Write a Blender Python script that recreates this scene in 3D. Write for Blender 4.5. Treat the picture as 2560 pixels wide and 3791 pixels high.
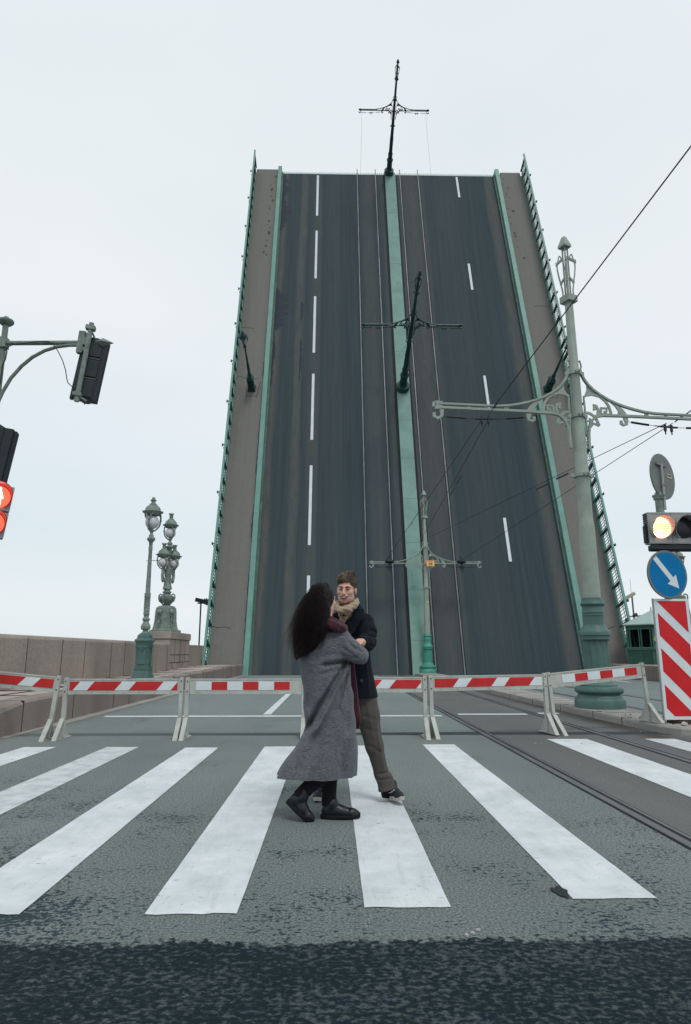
import bpy, math, random
import numpy as np
from mathutils import Vector, Matrix, Euler
random.seed(7); np.random.seed(7)
R = math.radians
sc = bpy.context.scene
for o in list(bpy.data.objects): bpy.data.objects.remove(o)

# ------------------------------------------------------------------ camera
F, TH, PS, H = 2430.0, R(12.06), R(1.13), 1.17
cd = bpy.data.cameras.new("camera"); cam = bpy.data.objects.new("camera", cd)
sc.collection.objects.link(cam); sc.camera = cam
cd.sensor_fit = 'HORIZONTAL'; cd.sensor_width = 24.0; cd.lens = 24.0*F/2560
cd.clip_start = .05; cd.clip_end = 9000
cam.location = (0, 0, H); cam.rotation_euler = (R(90)+TH, 0, -PS)

# ------------------------------------------------------------------ world, sun, exposure
w = bpy.data.worlds.new("World"); sc.world = w; w.use_nodes = True
nt = w.node_tree; nt.nodes.clear()
def N(nt, t, **k):
    n = nt.nodes.new(t)
    for a, b in k.items(): setattr(n, a, b)
    return n
SUN_EL, SUN_AZ = R(58), R(158)       # azimuth from +Y clockwise: high, behind the camera on the right
wo = N(nt, 'ShaderNodeOutputWorld'); bg = N(nt, 'ShaderNodeBackground'); bg2 = N(nt, 'ShaderNodeBackground')
sky = N(nt, 'ShaderNodeTexSky'); sky.sky_type = 'NISHITA'; sky.sun_disc = False
sky.sun_elevation = SUN_EL; sky.sun_rotation = SUN_AZ; sky.altitude = 0; sky.dust_density = 2
bg.inputs[1].default_value = .1
nt.links.new(sky.outputs[0], bg.inputs[0])
tc = N(nt, 'ShaderNodeTexCoord'); sx = N(nt, 'ShaderNodeSeparateXYZ'); nt.links.new(tc.outputs['Generated'], sx.inputs[0])
mp = N(nt, 'ShaderNodeMapping'); mp.inputs['Scale'].default_value = (1.0, 1.0, 2.6); nt.links.new(tc.outputs['Generated'], mp.inputs[0])
no = N(nt, 'ShaderNodeTexNoise'); no.inputs['Scale'].default_value = 1.6; no.inputs['Detail'].default_value = 3; no.inputs['Roughness'].default_value = .45
nt.links.new(mp.outputs[0], no.inputs[0])
rp = N(nt, 'ShaderNodeValToRGB')      # overcast layer: colour by height above the horizon
els = [(0.0, (.84, .90, .93)), (.06, (.87, .915, .94)), (.17, (.76, .85, .895)), (.32, (.82, .885, .93)), (.47, (.875, .92, .945)), (.62, (.87, .92, .945)), (1.0, (.80, .86, .90))]
cr = rp.color_ramp
while len(cr.elements) < len(els): cr.elements.new(.5)
for e, (p, c) in zip(cr.elements, els): e.position = p; e.color = (*c, 1)
nt.links.new(sx.outputs[2], rp.inputs[0])
mx = N(nt, 'ShaderNodeMix', data_type='RGBA', blend_type='MULTIPLY'); mx.inputs[0].default_value = 1
rp2 = N(nt, 'ShaderNodeValToRGB'); rp2.color_ramp.elements[0].position = .3; rp2.color_ramp.elements[0].color = (.93, .955, .965, 1)
rp2.color_ramp.elements[1].position = .7; rp2.color_ramp.elements[1].color = (1.03, 1.025, 1.02, 1)
nt.links.new(no.outputs[0], rp2.inputs[0]); nt.links.new(rp.outputs[0], mx.inputs[6]); nt.links.new(rp2.outputs[0], mx.inputs[7])
nt.links.new(mx.outputs[2], bg2.inputs[0]); bg2.inputs[1].default_value = 1.0
ms = N(nt, 'ShaderNodeMixShader'); ms.inputs[0].default_value = .93
nt.links.new(bg.outputs[0], ms.inputs[1]); nt.links.new(bg2.outputs[0], ms.inputs[2]); nt.links.new(ms.outputs[0], wo.inputs[0])

sl = bpy.data.lights.new("sun", 'SUN'); sl.energy = 1.25; sl.angle = R(17); sl.color = (1, .97, .93)
so = bpy.data.objects.new("sun", sl); sc.collection.objects.link(so)
sd = Vector((math.sin(SUN_AZ)*math.cos(SUN_EL), math.cos(SUN_AZ)*math.cos(SUN_EL), math.sin(SUN_EL)))
so.rotation_euler = (-sd).to_track_quat('-Z', 'Y').to_euler()
so.location = (0, -10, 40)
sc.view_settings.view_transform = 'Standard'; sc.view_settings.look = 'None'
sc.view_settings.exposure = 0.0; sc.view_settings.gamma = 1
sc.render.resolution_x = 691; sc.render.resolution_y = 1024

# ------------------------------------------------------------------ pixel -> world (photo pixels, 2560 x 3791)
st, ct, sp, cp = math.sin(TH), math.cos(TH), math.sin(PS), math.cos(PS)
FW = Vector((sp*ct, cp*ct, st)); RT = Vector((cp, -sp, 0)); UP = Vector((-sp*st, -cp*st, ct)); C0 = Vector((0, 0, H))
def ray(px, py): return FW + RT*((px-1280)/F) + UP*((1895.5-py)/F)
def at(px, py, Y): r = ray(px, py); return C0 + r*(Y/r.y)          # point of a known depth
def gr(px, py, z=0): r = ray(px, py); return C0 + r*((z-H)/r.z)

# ------------------------------------------------------------------ materials
def lin(c):
    return tuple(((v/255)/12.92 if v/255 <= .04045 else ((v/255+.055)/1.055)**2.4) for v in c)
def L_(c, k=1.0): return tuple(min(1, v*k) for v in lin(c))
def newmat(name):
    m = bpy.data.materials.new(name); m.use_nodes = True
    nt = m.node_tree; b = nt.nodes['Principled BSDF']
    return m, nt, b
def noise(nt, vec, scale, detail=4, rough=.55, stretch=None):
    if stretch:
        mp = N(nt, 'ShaderNodeMapping'); mp.inputs['Scale'].default_value = stretch; nt.links.new(vec, mp.inputs[0]); vec = mp.outputs[0]
    n = N(nt, 'ShaderNodeTexNoise'); n.inputs['Scale'].default_value = scale; n.inputs['Detail'].default_value = detail; n.inputs['Roughness'].default_value = rough
    nt.links.new(vec, n.inputs[0]); return n.outputs[0]
def ramp(nt, fac, a, b, ca=(0, 0, 0), cb=(1, 1, 1)):
    r = N(nt, 'ShaderNodeValToRGB'); e = r.color_ramp.elements
    e[0].position = a; e[1].position = b; e[0].color = (*ca, 1); e[1].color = (*cb, 1)
    nt.links.new(fac, r.inputs[0]); return r.outputs[0]
def mixc(nt, fac, a, b, mode='MIX'):
    m = N(nt, 'ShaderNodeMix', data_type='RGBA', blend_type=mode)
    if hasattr(fac, 'node'): nt.links.new(fac, m.inputs[0])
    else: m.inputs[0].default_value = fac
    for i, v in ((6, a), (7, b)):
        if hasattr(v, 'node'): nt.links.new(v, m.inputs[i])
        else: m.inputs[i].default_value = (*v, 1)
    return m.outputs[2]
def mth(nt, op, a, b=None, c=None):
    m = N(nt, 'ShaderNodeMath', operation=op)
    for i, v in enumerate((a, b, c)):
        if v is None: continue
        if hasattr(v, 'node'): nt.links.new(v, m.inputs[i])
        else: m.inputs[i].default_value = v
    return m.outputs[0]
def bump(nt, b, h, strength=.3, dist=.01):
    n = N(nt, 'ShaderNodeBump'); n.inputs['Strength'].default_value = strength; n.inputs['Distance'].default_value = dist
    nt.links.new(h, n.inputs['Height']); nt.links.new(n.outputs[0], b.inputs['Normal'])
def mat(name, c1, c2=None, scale=4, rough=.6, metal=0, bs=0, bscale=60, a=.35, b_=.65, stretch=None, c3=None, s3=30, emit=None, es=1, spec=.4, coat=0, sheen=0, t3=.62):
    m, nt, b = newmat(name)
    tc = N(nt, 'ShaderNodeTexCoord').outputs['Object']
    c2 = c2 or tuple(v*.8 for v in c1)
    f = noise(nt, tc, scale, 5, .6, stretch)
    col = ramp(nt, f, a, b_, c1, c2)
    if c3:
        g = noise(nt, tc, s3, 4, .7, stretch)
        col = mixc(nt, ramp(nt, g, t3, t3+.08), col, c3)
    nt.links.new(col, b.inputs['Base Color'])
    b.inputs['Roughness'].default_value = rough; b.inputs['Metallic'].default_value = metal
    b.inputs['Specular IOR Level'].default_value = spec
    if sheen: b.inputs['Sheen Weight'].default_value = sheen
    if coat: b.inputs['Coat Weight'].default_value = coat
    if bs: bump(nt, b, noise(nt, tc, bscale, 3, .6, stretch), bs, .01)
    if emit: b.inputs['Emission Color'].default_value = (*emit, 1); b.inputs['Emission Strength'].default_value = es
    return m

M = {}
M['pale'] = mat('pale_green_paint', (.30, .355, .31), (.235, .285, .25), 3, .5, c3=(.16, .15, .10), s3=9, bs=.15, bscale=40, t3=.68)
M['polegreen'] = mat('weathered_green_paint', (.075, .155, .14), (.055, .115, .105), 3, .5, c3=(.15, .20, .18), s3=14, bs=.2, bscale=30)
M['farbase'] = mat('fresh_green_paint', (.055, .28, .21), (.045, .22, .17), 4, .45, c3=(.03, .10, .08), s3=12)
M['leafgreen'] = mat('bridge_green_paint', (.13, .295, .25), (.105, .24, .205), 1.2, .5, c3=(.19, .36, .31), s3=5)
M['leafstrip'] = mat('median_green_paint', (.185, .32, .275), (.14, .255, .225), .8, .7, c3=(.10, .18, .16), s3=2.2, bs=.2, bscale=20)
M['darkgreen'] = mat('dark_green_iron', (.018, .075, .065), (.012, .05, .045), 4, .5)
M['lampgreen'] = mat('grey_green_cast_iron', (.215, .265, .235), (.12, .16, .14), 7, .55, c3=(.06, .085, .075), s3=16, bs=.35, bscale=28)
M['booth'] = mat('booth_green_paint', (.045, .13, .105), (.036, .105, .085), 3, .5)
M['boothroof'] = mat('sheet_metal_roof', (.33, .45, .42), (.28, .39, .37), 2, .5)
M['glassdark'] = mat('dark_window_glass', (.045, .05, .055), (.065, .065, .075), 1, .12, spec=.6)
M['globe'] = mat('white_lamp_glass', (.62, .64, .66), (.5, .52, .55), 5, .22, c3=(.35, .35, .37), s3=9, t3=.6)
M['steel'] = mat('worn_steel', (.33, .34, .34), (.2, .2, .2), 6, .38, .8, stretch=(8, .4, 1))
M['railhead'] = mat('rail_steel', (.17, .18, .19), (.09, .10, .105), 3, .5, .25, stretch=(1, .2, 1))
M['groove'] = mat('rail_groove', (.012, .015, .018), None, 3, .8)
M['zinc'] = mat('galvanised_steel', (.36, .38, .365), (.29, .31, .30), 5, .55, .1, c3=(.17, .12, .08), s3=16, t3=.70, bs=.1)
M['barrier'] = mat('aged_white_barrier_paint', (.47, .49, .455), (.36, .375, .345), 4, .6, c3=(.20, .17, .13), s3=18, t3=.655, bs=.15)
M['red'] = mat('red_reflective_film', (.52, .022, .022), (.44, .016, .016), 4, .42, c3=(.62, .20, .17), s3=22, t3=.67)
M['signred'] = mat('sign_red_film', (.60, .012, .018), (.52, .009, .013), 3, .4)
M['white'] = mat('white_reflective_film', (.66, .72, .75), (.59, .65, .68), 4, .45, c3=(.40, .42, .40), s3=24, t3=.71)
M['blue'] = mat('sign_blue_film', (.0, .165, .40), (.0, .148, .36), 3, .6, spec=.15)
M['signback'] = mat('grey_sign_back', (.17, .19, .185), (.13, .15, .145), 3, .55, .2)
M['black'] = mat('black_plastic', (.012, .022, .03), (.008, .015, .02), 5, .55)
M['housing'] = mat('grey_signal_housing', (.33, .33, .325), (.28, .28, .275), 5, .55)
M['visorgrey'] = mat('grey_visor', (.36, .36, .35), (.17, .17, .17), 5, .55)
M['darklens'] = mat('unlit_lens', (.012, .014, .018), (.03, .03, .035), 60, .3)
M['wire'] = mat('wire_black', (.02, .025, .028), None, 3, .6)
M['rust'] = mat('rusty_cast_iron', (.05, .032, .026), (.03, .02, .018), 9, .85, bs=.5, bscale=30)
M['orange'] = mat('orange_sign_edge', (.75, .20, .06), None, 3, .5)
M['yellow'] = mat('amber_sign_face', (.80, .56, .22), None, 3, .5)
M['ink'] = mat('brown_ink', (.10, .06, .02), None, 3, .6)
M['camwhite'] = mat('cream_camera_case', (.45, .43, .38), None, 3, .5)
M['stone'] = mat('stone_chip', (.42, .43, .41), None, 9, .8)
M['seam'] = mat('dark_stone_joint', (.035, .03, .03), None, 3, .9)

def granite(name, base, dark, joints=True, jl=1.4):
    m, nt, b = newmat(name); tc = N(nt, 'ShaderNodeTexCoord').outputs['Object']
    s = ramp(nt, noise(nt, tc, 55, 3, .8), .36, .66, dark, base)
    g = ramp(nt, noise(nt, tc, .7, 4, .6, (1, 1, .35)), .3, .7, (.72, .72, .74), (1.12, 1.08, 1.05))
    c = mixc(nt, 1.0, s, g, 'MULTIPLY')
    st_ = ramp(nt, noise(nt, tc, 1.5, 5, .7, (1, 1.2, .22)), .6, .76)
    c = mixc(nt, st_, c, tuple(v*.62 for v in base))
    nt.links.new(c, b.inputs['Base Color']); b.inputs['Roughness'].default_value = .85
    bump(nt, b, noise(nt, tc, 40, 3, .7), .35, .01)
    return m
M['granite'] = granite('pink_grey_granite', (.43, .385, .34), (.18, .157, .137))
M['kerbstone'] = granite('kerb_granite', (.345, .30, .265), (.15, .127, .113))
M['walk'] = granite('granite_slabs', (.56, .50, .445), (.34, .30, .27))
M['median'] = granite('concrete_slabs', (.40, .39, .36), (.27, .265, .25))

# asphalt with zones: light grey worn carriageway, browner tram lane, dark new strip in the foreground, blotchy wet-looking wear
def asphalt_ground():
    m, nt, b = newmat('worn_asphalt'); tc = N(nt, 'ShaderNodeTexCoord').outputs['Object']
    s = N(nt, 'ShaderNodeSeparateXYZ'); nt.links.new(tc, s.inputs[0]); X, Y = s.outputs[0], s.outputs[1]
    fine = ramp(nt, noise(nt, tc, 75, 4, .8), .35, .66, (.040, .056, .059), (.315, .358, .345))
    big = ramp(nt, noise(nt, tc, .5, 4, .6, (1, .35, 1)), .3, .7, (.80, .82, .84), (1.12, 1.1, 1.08))
    c = mixc(nt, 1, fine, big, 'MULTIPLY')
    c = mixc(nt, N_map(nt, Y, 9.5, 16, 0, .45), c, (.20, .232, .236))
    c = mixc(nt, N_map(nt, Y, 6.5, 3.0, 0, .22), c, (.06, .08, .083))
    c0 = c
    # dark flecks where the binder shows, stretched across the road
    fl = noise(nt, tc, 38, 4, .62, (.8, 1.1, 1)); zone = noise(nt, tc, 1.1, 5, .68)
    k = mth(nt, 'ADD', fl, mth(nt, 'MULTIPLY', mth(nt, 'SUBTRACT', zone, .5), .85))
    k = mth(nt, 'ADD', k, mth(nt, 'MULTIPLY', N_map(nt, X, -.6, -1.6, 0, .075), N_map(nt, Y, 6.5, 4.5, 0, 1)))
    near = N(nt, 'ShaderNodeMapRange'); nt.links.new(Y, near.inputs[0]); near.inputs[1].default_value = 3; near.inputs[2].default_value = 9; near.inputs[3].default_value = .035; near.inputs[4].default_value = -.05
    k = mth(nt, 'ADD', k, near.outputs[0])
    c = mixc(nt, ramp(nt, k, .615, .665), c, (.022, .040, .050))
    # tram lane between kerb and carriageway
    lane = mth(nt, 'MULTIPLY', mth(nt, 'GREATER_THAN', X, 2.33), mth(nt, 'LESS_THAN', X, 5.4))
    lf = ramp(nt, noise(nt, tc, 70, 4, .8), .33, .7, (.050, .056, .058), (.205, .212, .208))
    lf = mixc(nt, ramp(nt, noise(nt, tc, .9, 4, .6, (1, .3, 1)), .42, .65), lf, (.165, .168, .160), 'MIX')
    lf2 = mixc(nt, .55, lf, ramp(nt, noise(nt, tc, 70, 4, .8), .33, .7, (.050, .056, .058), (.205, .212, .208)))
    c = mixc(nt, lane, c, lf2)
    # brown grit along the median kerb
    gx = mth(nt, 'ABSOLUTE', mth(nt, 'SUBTRACT', X, 4.62)); gm = mth(nt, 'SUBTRACT', .62, mth(nt, 'ADD', gx, mth(nt, 'MULTIPLY', noise(nt, tc, 3, 4, .7), .55)))
    c = mixc(nt, ramp(nt, gm, .0, .3), c, (.075, .070, .063))
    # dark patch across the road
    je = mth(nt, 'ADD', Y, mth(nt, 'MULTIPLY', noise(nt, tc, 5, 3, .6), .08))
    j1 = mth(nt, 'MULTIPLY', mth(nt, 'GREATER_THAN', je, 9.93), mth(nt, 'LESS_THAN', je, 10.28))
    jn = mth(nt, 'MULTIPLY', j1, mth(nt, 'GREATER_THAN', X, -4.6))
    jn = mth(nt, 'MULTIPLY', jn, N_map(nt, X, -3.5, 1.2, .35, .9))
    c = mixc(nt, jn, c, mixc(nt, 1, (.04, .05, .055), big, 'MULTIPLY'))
    # fresh dark strip under the camera
    e = mth(nt, 'ADD', mth(nt, 'ADD', Y, mth(nt, 'MULTIPLY', mth(nt, 'SUBTRACT', noise(nt, tc, 2.2, 3, .5), .5), .22)), mth(nt, 'MULTIPLY', mth(nt, 'SUBTRACT', noise(nt, tc, 28, 2, .5), .5), .22))
    dk = mixc(nt, .62, c0, (.012, .024, .030))
    dkk = mth(nt, 'ADD', noise(nt, tc, 36, 4, .62, (.85, 1.1, 1)), mth(nt, 'MULTIPLY', mth(nt, 'SUBTRACT', noise(nt, tc, 1.7, 5, .7), .5), .45))
    dkk = mth(nt, 'ADD', dkk, N_map(nt, X, .4, -1.6, 0, .07))
    dk = mixc(nt, ramp(nt, dkk, .38, .53), dk, (.007, .017, .023))
    dz = ramp(nt, e, 0, 1)
    drk = N_map(nt, e, 3.01, 3.04, 1, 0)
    c = mixc(nt, drk, c, dk)
    nt.links.new(c, b.inputs['Base Color'])
    ro = N(nt, 'ShaderNodeMapRange'); nt.links.new(k, ro.inputs[0]); ro.inputs[1].default_value = .55; ro.inputs[2].default_value = .66; ro.inputs[3].default_value = .88; ro.inputs[4].default_value = .6
    nt.links.new(ro.outputs[0], b.inputs['Roughness']); b.inputs['Specular IOR Level'].default_value = .12
    bump(nt, b, noise(nt, tc, 75, 4, .85), .55, .012)
    return m
def N_map(nt, v, a, b, c, d):
    n = N(nt, 'ShaderNodeMapRange'); nt.links.new(v, n.inputs[0])
    for i, x in enumerate((a, b, c, d)): n.inputs[i+1].default_value = x
    return n.outputs[0]
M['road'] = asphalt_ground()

def paintmat():
    m, nt, b = newmat('worn_white_road_paint'); tc = N(nt, 'ShaderNodeTexCoord').outputs['Object']
    c = ramp(nt, noise(nt, tc, 2.2, 6, .72), .33, .70, (.68, .725, .755), (.47, .52, .535)); c = mixc(nt, mth(nt, 'MULTIPLY', ramp(nt, noise(nt, tc, 5, 6, .8, (3, .35, 1)), .52, .68), .30), c, (.28, .31, .32))
    fl = noise(nt, tc, 22, 6, .78, (.6, 1.2, 1)); z = noise(nt, tc, 1.6, 3, .6)
    k = mth(nt, 'ADD', fl, mth(nt, 'MULTIPLY', mth(nt, 'SUBTRACT', z, .5), .35))
    c = mixc(nt, ramp(nt, k, .63, .69), c, (.20, .215, .21))
    s = N(nt, 'ShaderNodeSeparateXYZ'); nt.links.new(tc, s.inputs[0])
    nt.links.new(c, b.inputs['Base Color']); b.inputs['Roughness'].default_value = .7
    bump(nt, b, noise(nt, tc, 70, 4, .8), .5, .01)
    return m
M['paint'] = paintmat()
M['paintworn'] = mat('very_worn_road_paint', (.56, .60, .61), (.40, .43, .44), 6, .8, c3=(.20, .22, .22), s3=14, t3=.64, bs=.4)
M['leafpaint'] = mat('lane_paint', (.62, .68, .74), (.55, .60, .66), 1.5, .7)

def deckmat(name, bands, c_dark, c_mid, c_brown, u0, u1):
    """asphalt of the raised leaf: tyre and dirt streaks run along the road (local Y)"""
    m, nt, b = newmat(name); tc = N(nt, 'ShaderNodeTexCoord').outputs['Object']
    s = N(nt, 'ShaderNodeSeparateXYZ'); nt.links.new(tc, s.inputs[0])
    wob = mth(nt, 'MULTIPLY', mth(nt, 'SUBTRACT', noise(nt, tc, 1.0, 4, .6, (.6, .12, 1)), .5), .5)
    u = N_map(nt, mth(nt, 'ADD', s.outputs[0], wob), u0, u1, 0, 1)
    r = N(nt, 'ShaderNodeValToRGB'); cr = r.color_ramp
    while len(cr.elements) < len(bands): cr.elements.new(.5)
    for e, (p, v) in zip(cr.elements, bands): e.position = (p-u0)/(u1-u0); e.color = (v, v, v, 1)
    nt.links.new(u, r.inputs[0])
    streak = noise(nt, tc, 2.0, 4, .6, (2.2, .05, 1))
    base = ramp(nt, streak, .3, .7, c_dark, c_mid)
    fac = mth(nt, 'MULTIPLY', r.outputs[0], N_map(nt, noise(nt, tc, 3, 5, .75, (1.4, .22, 1)), .25, .75, .45, 1.25))
    c = mixc(nt, fac, base, c_brown)
    sp_ = ramp(nt, noise(nt, tc, 26, 4, .85), .3, .72, (.72, .72, .72), (1.28, 1.28, 1.28))
    c = mixc(nt, 1, c, sp_, 'MULTIPLY')
    bl = ramp(nt, noise(nt, tc, .55, 5, .7, (1, .3, 1)), .62, .7)
    c = mixc(nt, mth(nt, 'MULTIPLY', bl, .35), c, tuple(v*.75 for v in c_dark))
    nt.links.new(c, b.inputs['Base Color']); b.inputs['Roughness'].default_value = .85; b.inputs['Specular IOR Level'].default_value = .25
    bump(nt, b, noise(nt, tc, 45, 3, .8), .4, .012)
    return m
BR = (.098, .098, .092)
M['deck'] = deckmat('raised_deck_asphalt', [(-4.5, .9), (-3.9, .85), (-3.6, .12), (-2.75, .1), (-2.55, .75), (-2.2, .7), (-2.0, .05), (-1.3, .55), (-1.05, .55), (-.9, .08), (0.2, .28), (.8, .05), (2.05, .1), (2.4, .42), (2.9, .5), (3.2, .15), (3.6, .05), (3.85, .5), (4.15, .3), (5.2, .55), (5.6, .4), (6.3, .62), (6.8, .35), (7.1, .5), (7.35, .1), (9.2, .22), (10.2, .08), (12.15, .03), (12.45, .75), (12.9, .7), (13.1, .15)], (.024, .042, .053), (.040, .062, .073), BR, -4.6, 13.4)
M['deckwalk'] = deckmat('raised_walkway_asphalt', [(-6.6, .7), (-5.5, .5), (-4.6, .9), (13.6, .9), (15.6, .6)], (.150, .148, .140), (.19, .187, .176), (.172, .168, .157), -6.6, 15.7)
M['water'] = mat('river_water', (.05, .075, .085), (.07, .10, .11), .2, .12, bs=.6, bscale=1.2, stretch=(1, 2, 1))

# ------------------------------------------------------------------ mesh builder
COL = sc.collection
class MB:
    def __init__(s): s.v = []; s.f = []; s.mi = []; s.cur = 0
    def add(s, vs, fs):
        o = len(s.v); s.v += [Vector(v) for v in vs]; s.f += [tuple(i+o for i in f) for f in fs]; s.mi += [s.cur]*len(fs)
    def box(s, c, d, rot=None, taper=1.0):
        x, y, z = d[0]/2, d[1]/2, d[2]/2
        vs = [Vector((i*x*(taper if k > 0 else 1), j*y*(taper if k > 0 else 1), k*z)) for k in (-1, 1) for j in (-1, 1) for i in (-1, 1)]
        if rot is not None: vs = [rot @ v for v in vs]
        s.add([v+Vector(c) for v in vs], [(0, 2, 3, 1), (4, 5, 7, 6), (0, 1, 5, 4), (1, 3, 7, 5), (3, 2, 6, 7), (2, 0, 4, 6)])
    def b2(s, a, b): # box by corners
        s.box([(a[i]+b[i])/2 for i in range(3)], [abs(b[i]-a[i]) for i in range(3)])
    def hexa(s, lo, hi): # two quads of 4 points each (same winding, seen from above ccw)
        s.add(list(lo)+list(hi), [(3, 2, 1, 0), (4, 5, 6, 7), (0, 1, 5, 4), (1, 2, 6, 5), (2, 3, 7, 6), (3, 0, 4, 7)])
    def tube(s, pts, r, n=8, cap=True, squash=None, up=None):
        pts = [Vector(p) for p in pts]
        if not isinstance(r, (list, tuple)): r = [r]*len(pts)
        rings = []; prev = None
        for i, p in enumerate(pts):
            d = (pts[min(i+1, len(pts)-1)]-pts[max(i-1, 0)])
            d = d.normalized() if d.length > 1e-9 else Vector((0, 0, 1))
            if prev is None:
                a = up.copy() if up is not None else (Vector((0, 0, 1)) if abs(d.z) < .9 else Vector((1, 0, 0)))
                x = (a - d*a.dot(d)).normalized()
            else: x = (prev - d*prev.dot(d)).normalized()
            prev = x; y = d.cross(x)
            q = squash or (1, 1)
            rings.append([p + x*(math.cos(2*math.pi*k/n+.001)*r[i]*q[0]) + y*(math.sin(2*math.pi*k/n+.001)*r[i]*q[1]) for k in range(n)])
        vs = [v for rg in rings for v in rg]; fs = []
        for i in range(len(rings)-1):
            for k in range(n):
                a, b = i*n+k, i*n+(k+1) % n
                fs.append((a, b, b+n, a+n))
        if cap: fs += [tuple(reversed(range(n))), tuple(range((len(rings)-1)*n, len(rings)*n))]
        s.add(vs, fs)
    def strap(s, pts, wdt, th, side):  # flat bar along pts; wdt along side vector, th across
        pts = [Vector(p) for p in pts]; side = Vector(side).normalized(); vs = []; fs = []
        for i, p in enumerate(pts):
            d = (pts[min(i+1, len(pts)-1)]-pts[max(i-1, 0)]).normalized(); nrm = d.cross(side).normalized()
            w_ = wdt[i] if isinstance(wdt, (list, tuple)) else wdt; t_ = th[i] if isinstance(th, (list, tuple)) else th
            vs += [p+side*w_/2+nrm*t_/2, p-side*w_/2+nrm*t_/2, p-side*w_/2-nrm*t_/2, p+side*w_/2-nrm*t_/2]
        for i in range(len(pts)-1):
            for k in range(4): a, b = i*4+k, i*4+(k+1) % 4; fs.append((a, b, b+4, a+4))
        fs += [(3, 2, 1, 0), tuple(range((len(pts)-1)*4, len(pts)*4))]
        s.add(vs, fs)
    def lathe(s, prof, n=24, c=(0, 0, 0), flute=0, fn=12, ph=0, sq=None):
        c = Vector(c); vs = []; fs = []
        for r, z in prof:
            for k in range(n):
                a = 2*math.pi*(k+ph)/n; rr = r
                if flute: rr = r*(1-flute*(.5+.5*math.cos(fn*a)))
                vs.append(c+Vector((rr*math.cos(a), rr*math.sin(a), z)))
        for i in range(len(prof)-1):
            for k in range(n): a, b = i*n+k, i*n+(k+1) % n; fs.append((a, b, b+n, a+n))
        if prof[0][0] > 1e-4: fs.append(tuple(reversed(range(n))))
        if prof[-1][0] > 1e-4: fs.append(tuple(range((len(prof)-1)*n, len(prof)*n)))
        s.add(vs, fs)
    def sph(s, c, r, n=12, m=8, sc_=(1, 1, 1)):
        prof = [(r*math.sin(math.pi*i/m)+1e-5, -r*math.cos(math.pi*i/m)) for i in range(m+1)]
        vs = []; fs = []
        for rr, z in prof:
            for k in range(n): a = 2*math.pi*k/n; vs.append(Vector(c)+Vector((rr*math.cos(a)*sc_[0], rr*math.sin(a)*sc_[1], z*sc_[2])))
        for i in range(m):
            for k in range(n): a, b = i*n+k, i*n+(k+1) % n; fs.append((a, b, b+n, a+n))
        s.add(vs, fs)
    def poly(s, pts, nrm, th): # extruded polygon (list of 3d points, extruded along nrm)
        nrm = Vector(nrm).normalized()*th; n = len(pts); vs = [Vector(p) for p in pts]+[Vector(p)+nrm for p in pts]
        s.add(vs, [tuple(reversed(range(n))), tuple(range(n, 2*n))]+[(i, (i+1) % n, (i+1) % n+n, i+n) for i in range(n)])
    def build(s, name, m, parent=None, smooth=False, auto=None, tag=None, off=None, bevel=0):
        me = bpy.data.meshes.new(name)
        vs = [v-Vector(off) for v in s.v] if off is not None else s.v
        me.from_pydata([tuple(v) for v in vs], [], s.f)
        ml = m if isinstance(m, (list, tuple)) else [m]
        for q in ml: me.materials.append(q)
        me.polygons.foreach_set('material_index', s.mi)
        import bmesh
        b = bmesh.new(); b.from_mesh(me); bmesh.ops.recalc_face_normals(b, faces=b.faces); b.to_mesh(me); b.free()
        if smooth:
            me.polygons.foreach_set('use_smooth', [True]*len(me.polygons))
            if auto: me.set_sharp_from_angle(angle=R(auto))
        o = bpy.data.objects.new(name, me); COL.objects.link(o)
        if parent is not None: o.parent = parent
        if bevel:
            bv = o.modifiers.new('bevel', 'BEVEL'); bv.width = bevel; bv.segments = 2; bv.limit_method = 'ANGLE'
        return o
def empty(name, loc=(0, 0, 0), rot=(0, 0, 0), parent=None):
    o = bpy.data.objects.new(name, None); COL.objects.link(o); o.location = loc; o.rotation_euler = rot; o.empty_display_size = .2
    if parent: o.parent = parent
    return o
def tag(o, label, cat=None, group=None):
    o['label'] = label
    if cat: o['category'] = cat
    if group: o['group'] = group
    return o
def struct(o): o['kind'] = 'structure'; return o
def copy_tree(o, parent=None):
    c = o.copy(); COL.objects.link(c); c.parent = parent
    for ch in [x for x in bpy.data.objects if x.parent is o]: copy_tree(ch, c)
    return c
# ================================================================== GROUND
def sheet(name, pts, z, m, seg=None):
    b = MB(); b.add([(x, y, z) for x, y in pts], [tuple(range(len(pts)))]); o = b.build(name, m)
    return struct(o)
def clean_sheet(name, x0, x1, y0, y1, z, m, nx=1, ny=1, skip=None):
    b = MB()
    vs = [(x0+(x1-x0)*i/nx, y0+(y1-y0)*j/ny, z) for j in range(ny+1) for i in range(nx+1)]
    fs = [(j*(nx+1)+i, j*(nx+1)+i+1, (j+1)*(nx+1)+i+1, (j+1)*(nx+1)+i) for j in range(ny) for i in range(nx)]
    b.add(vs, fs); return struct(b.build(name, m))
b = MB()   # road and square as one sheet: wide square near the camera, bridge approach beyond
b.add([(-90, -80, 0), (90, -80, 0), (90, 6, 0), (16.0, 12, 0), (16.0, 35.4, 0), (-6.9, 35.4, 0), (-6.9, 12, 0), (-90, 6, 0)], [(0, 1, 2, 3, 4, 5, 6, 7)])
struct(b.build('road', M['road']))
b = MB(); b.add([(-4000, -4000, -5), (4000, -4000, -5), (4000, 6000, -5), (-4000, 6000, -5)], [(0, 1, 2, 3)])
struct(b.build('river_water', M['water']))
b = MB(); b.b2((-7.4, 12, -4.9), (16.5, 35.4, -.02)); b.b2((-90, -80, -4.9), (90, 6, -.02)); b.b2((-14, 6.0, -4.9), (22, 12, -.025))
struct(b.build('bridge_abutment', M['granite']))

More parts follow.
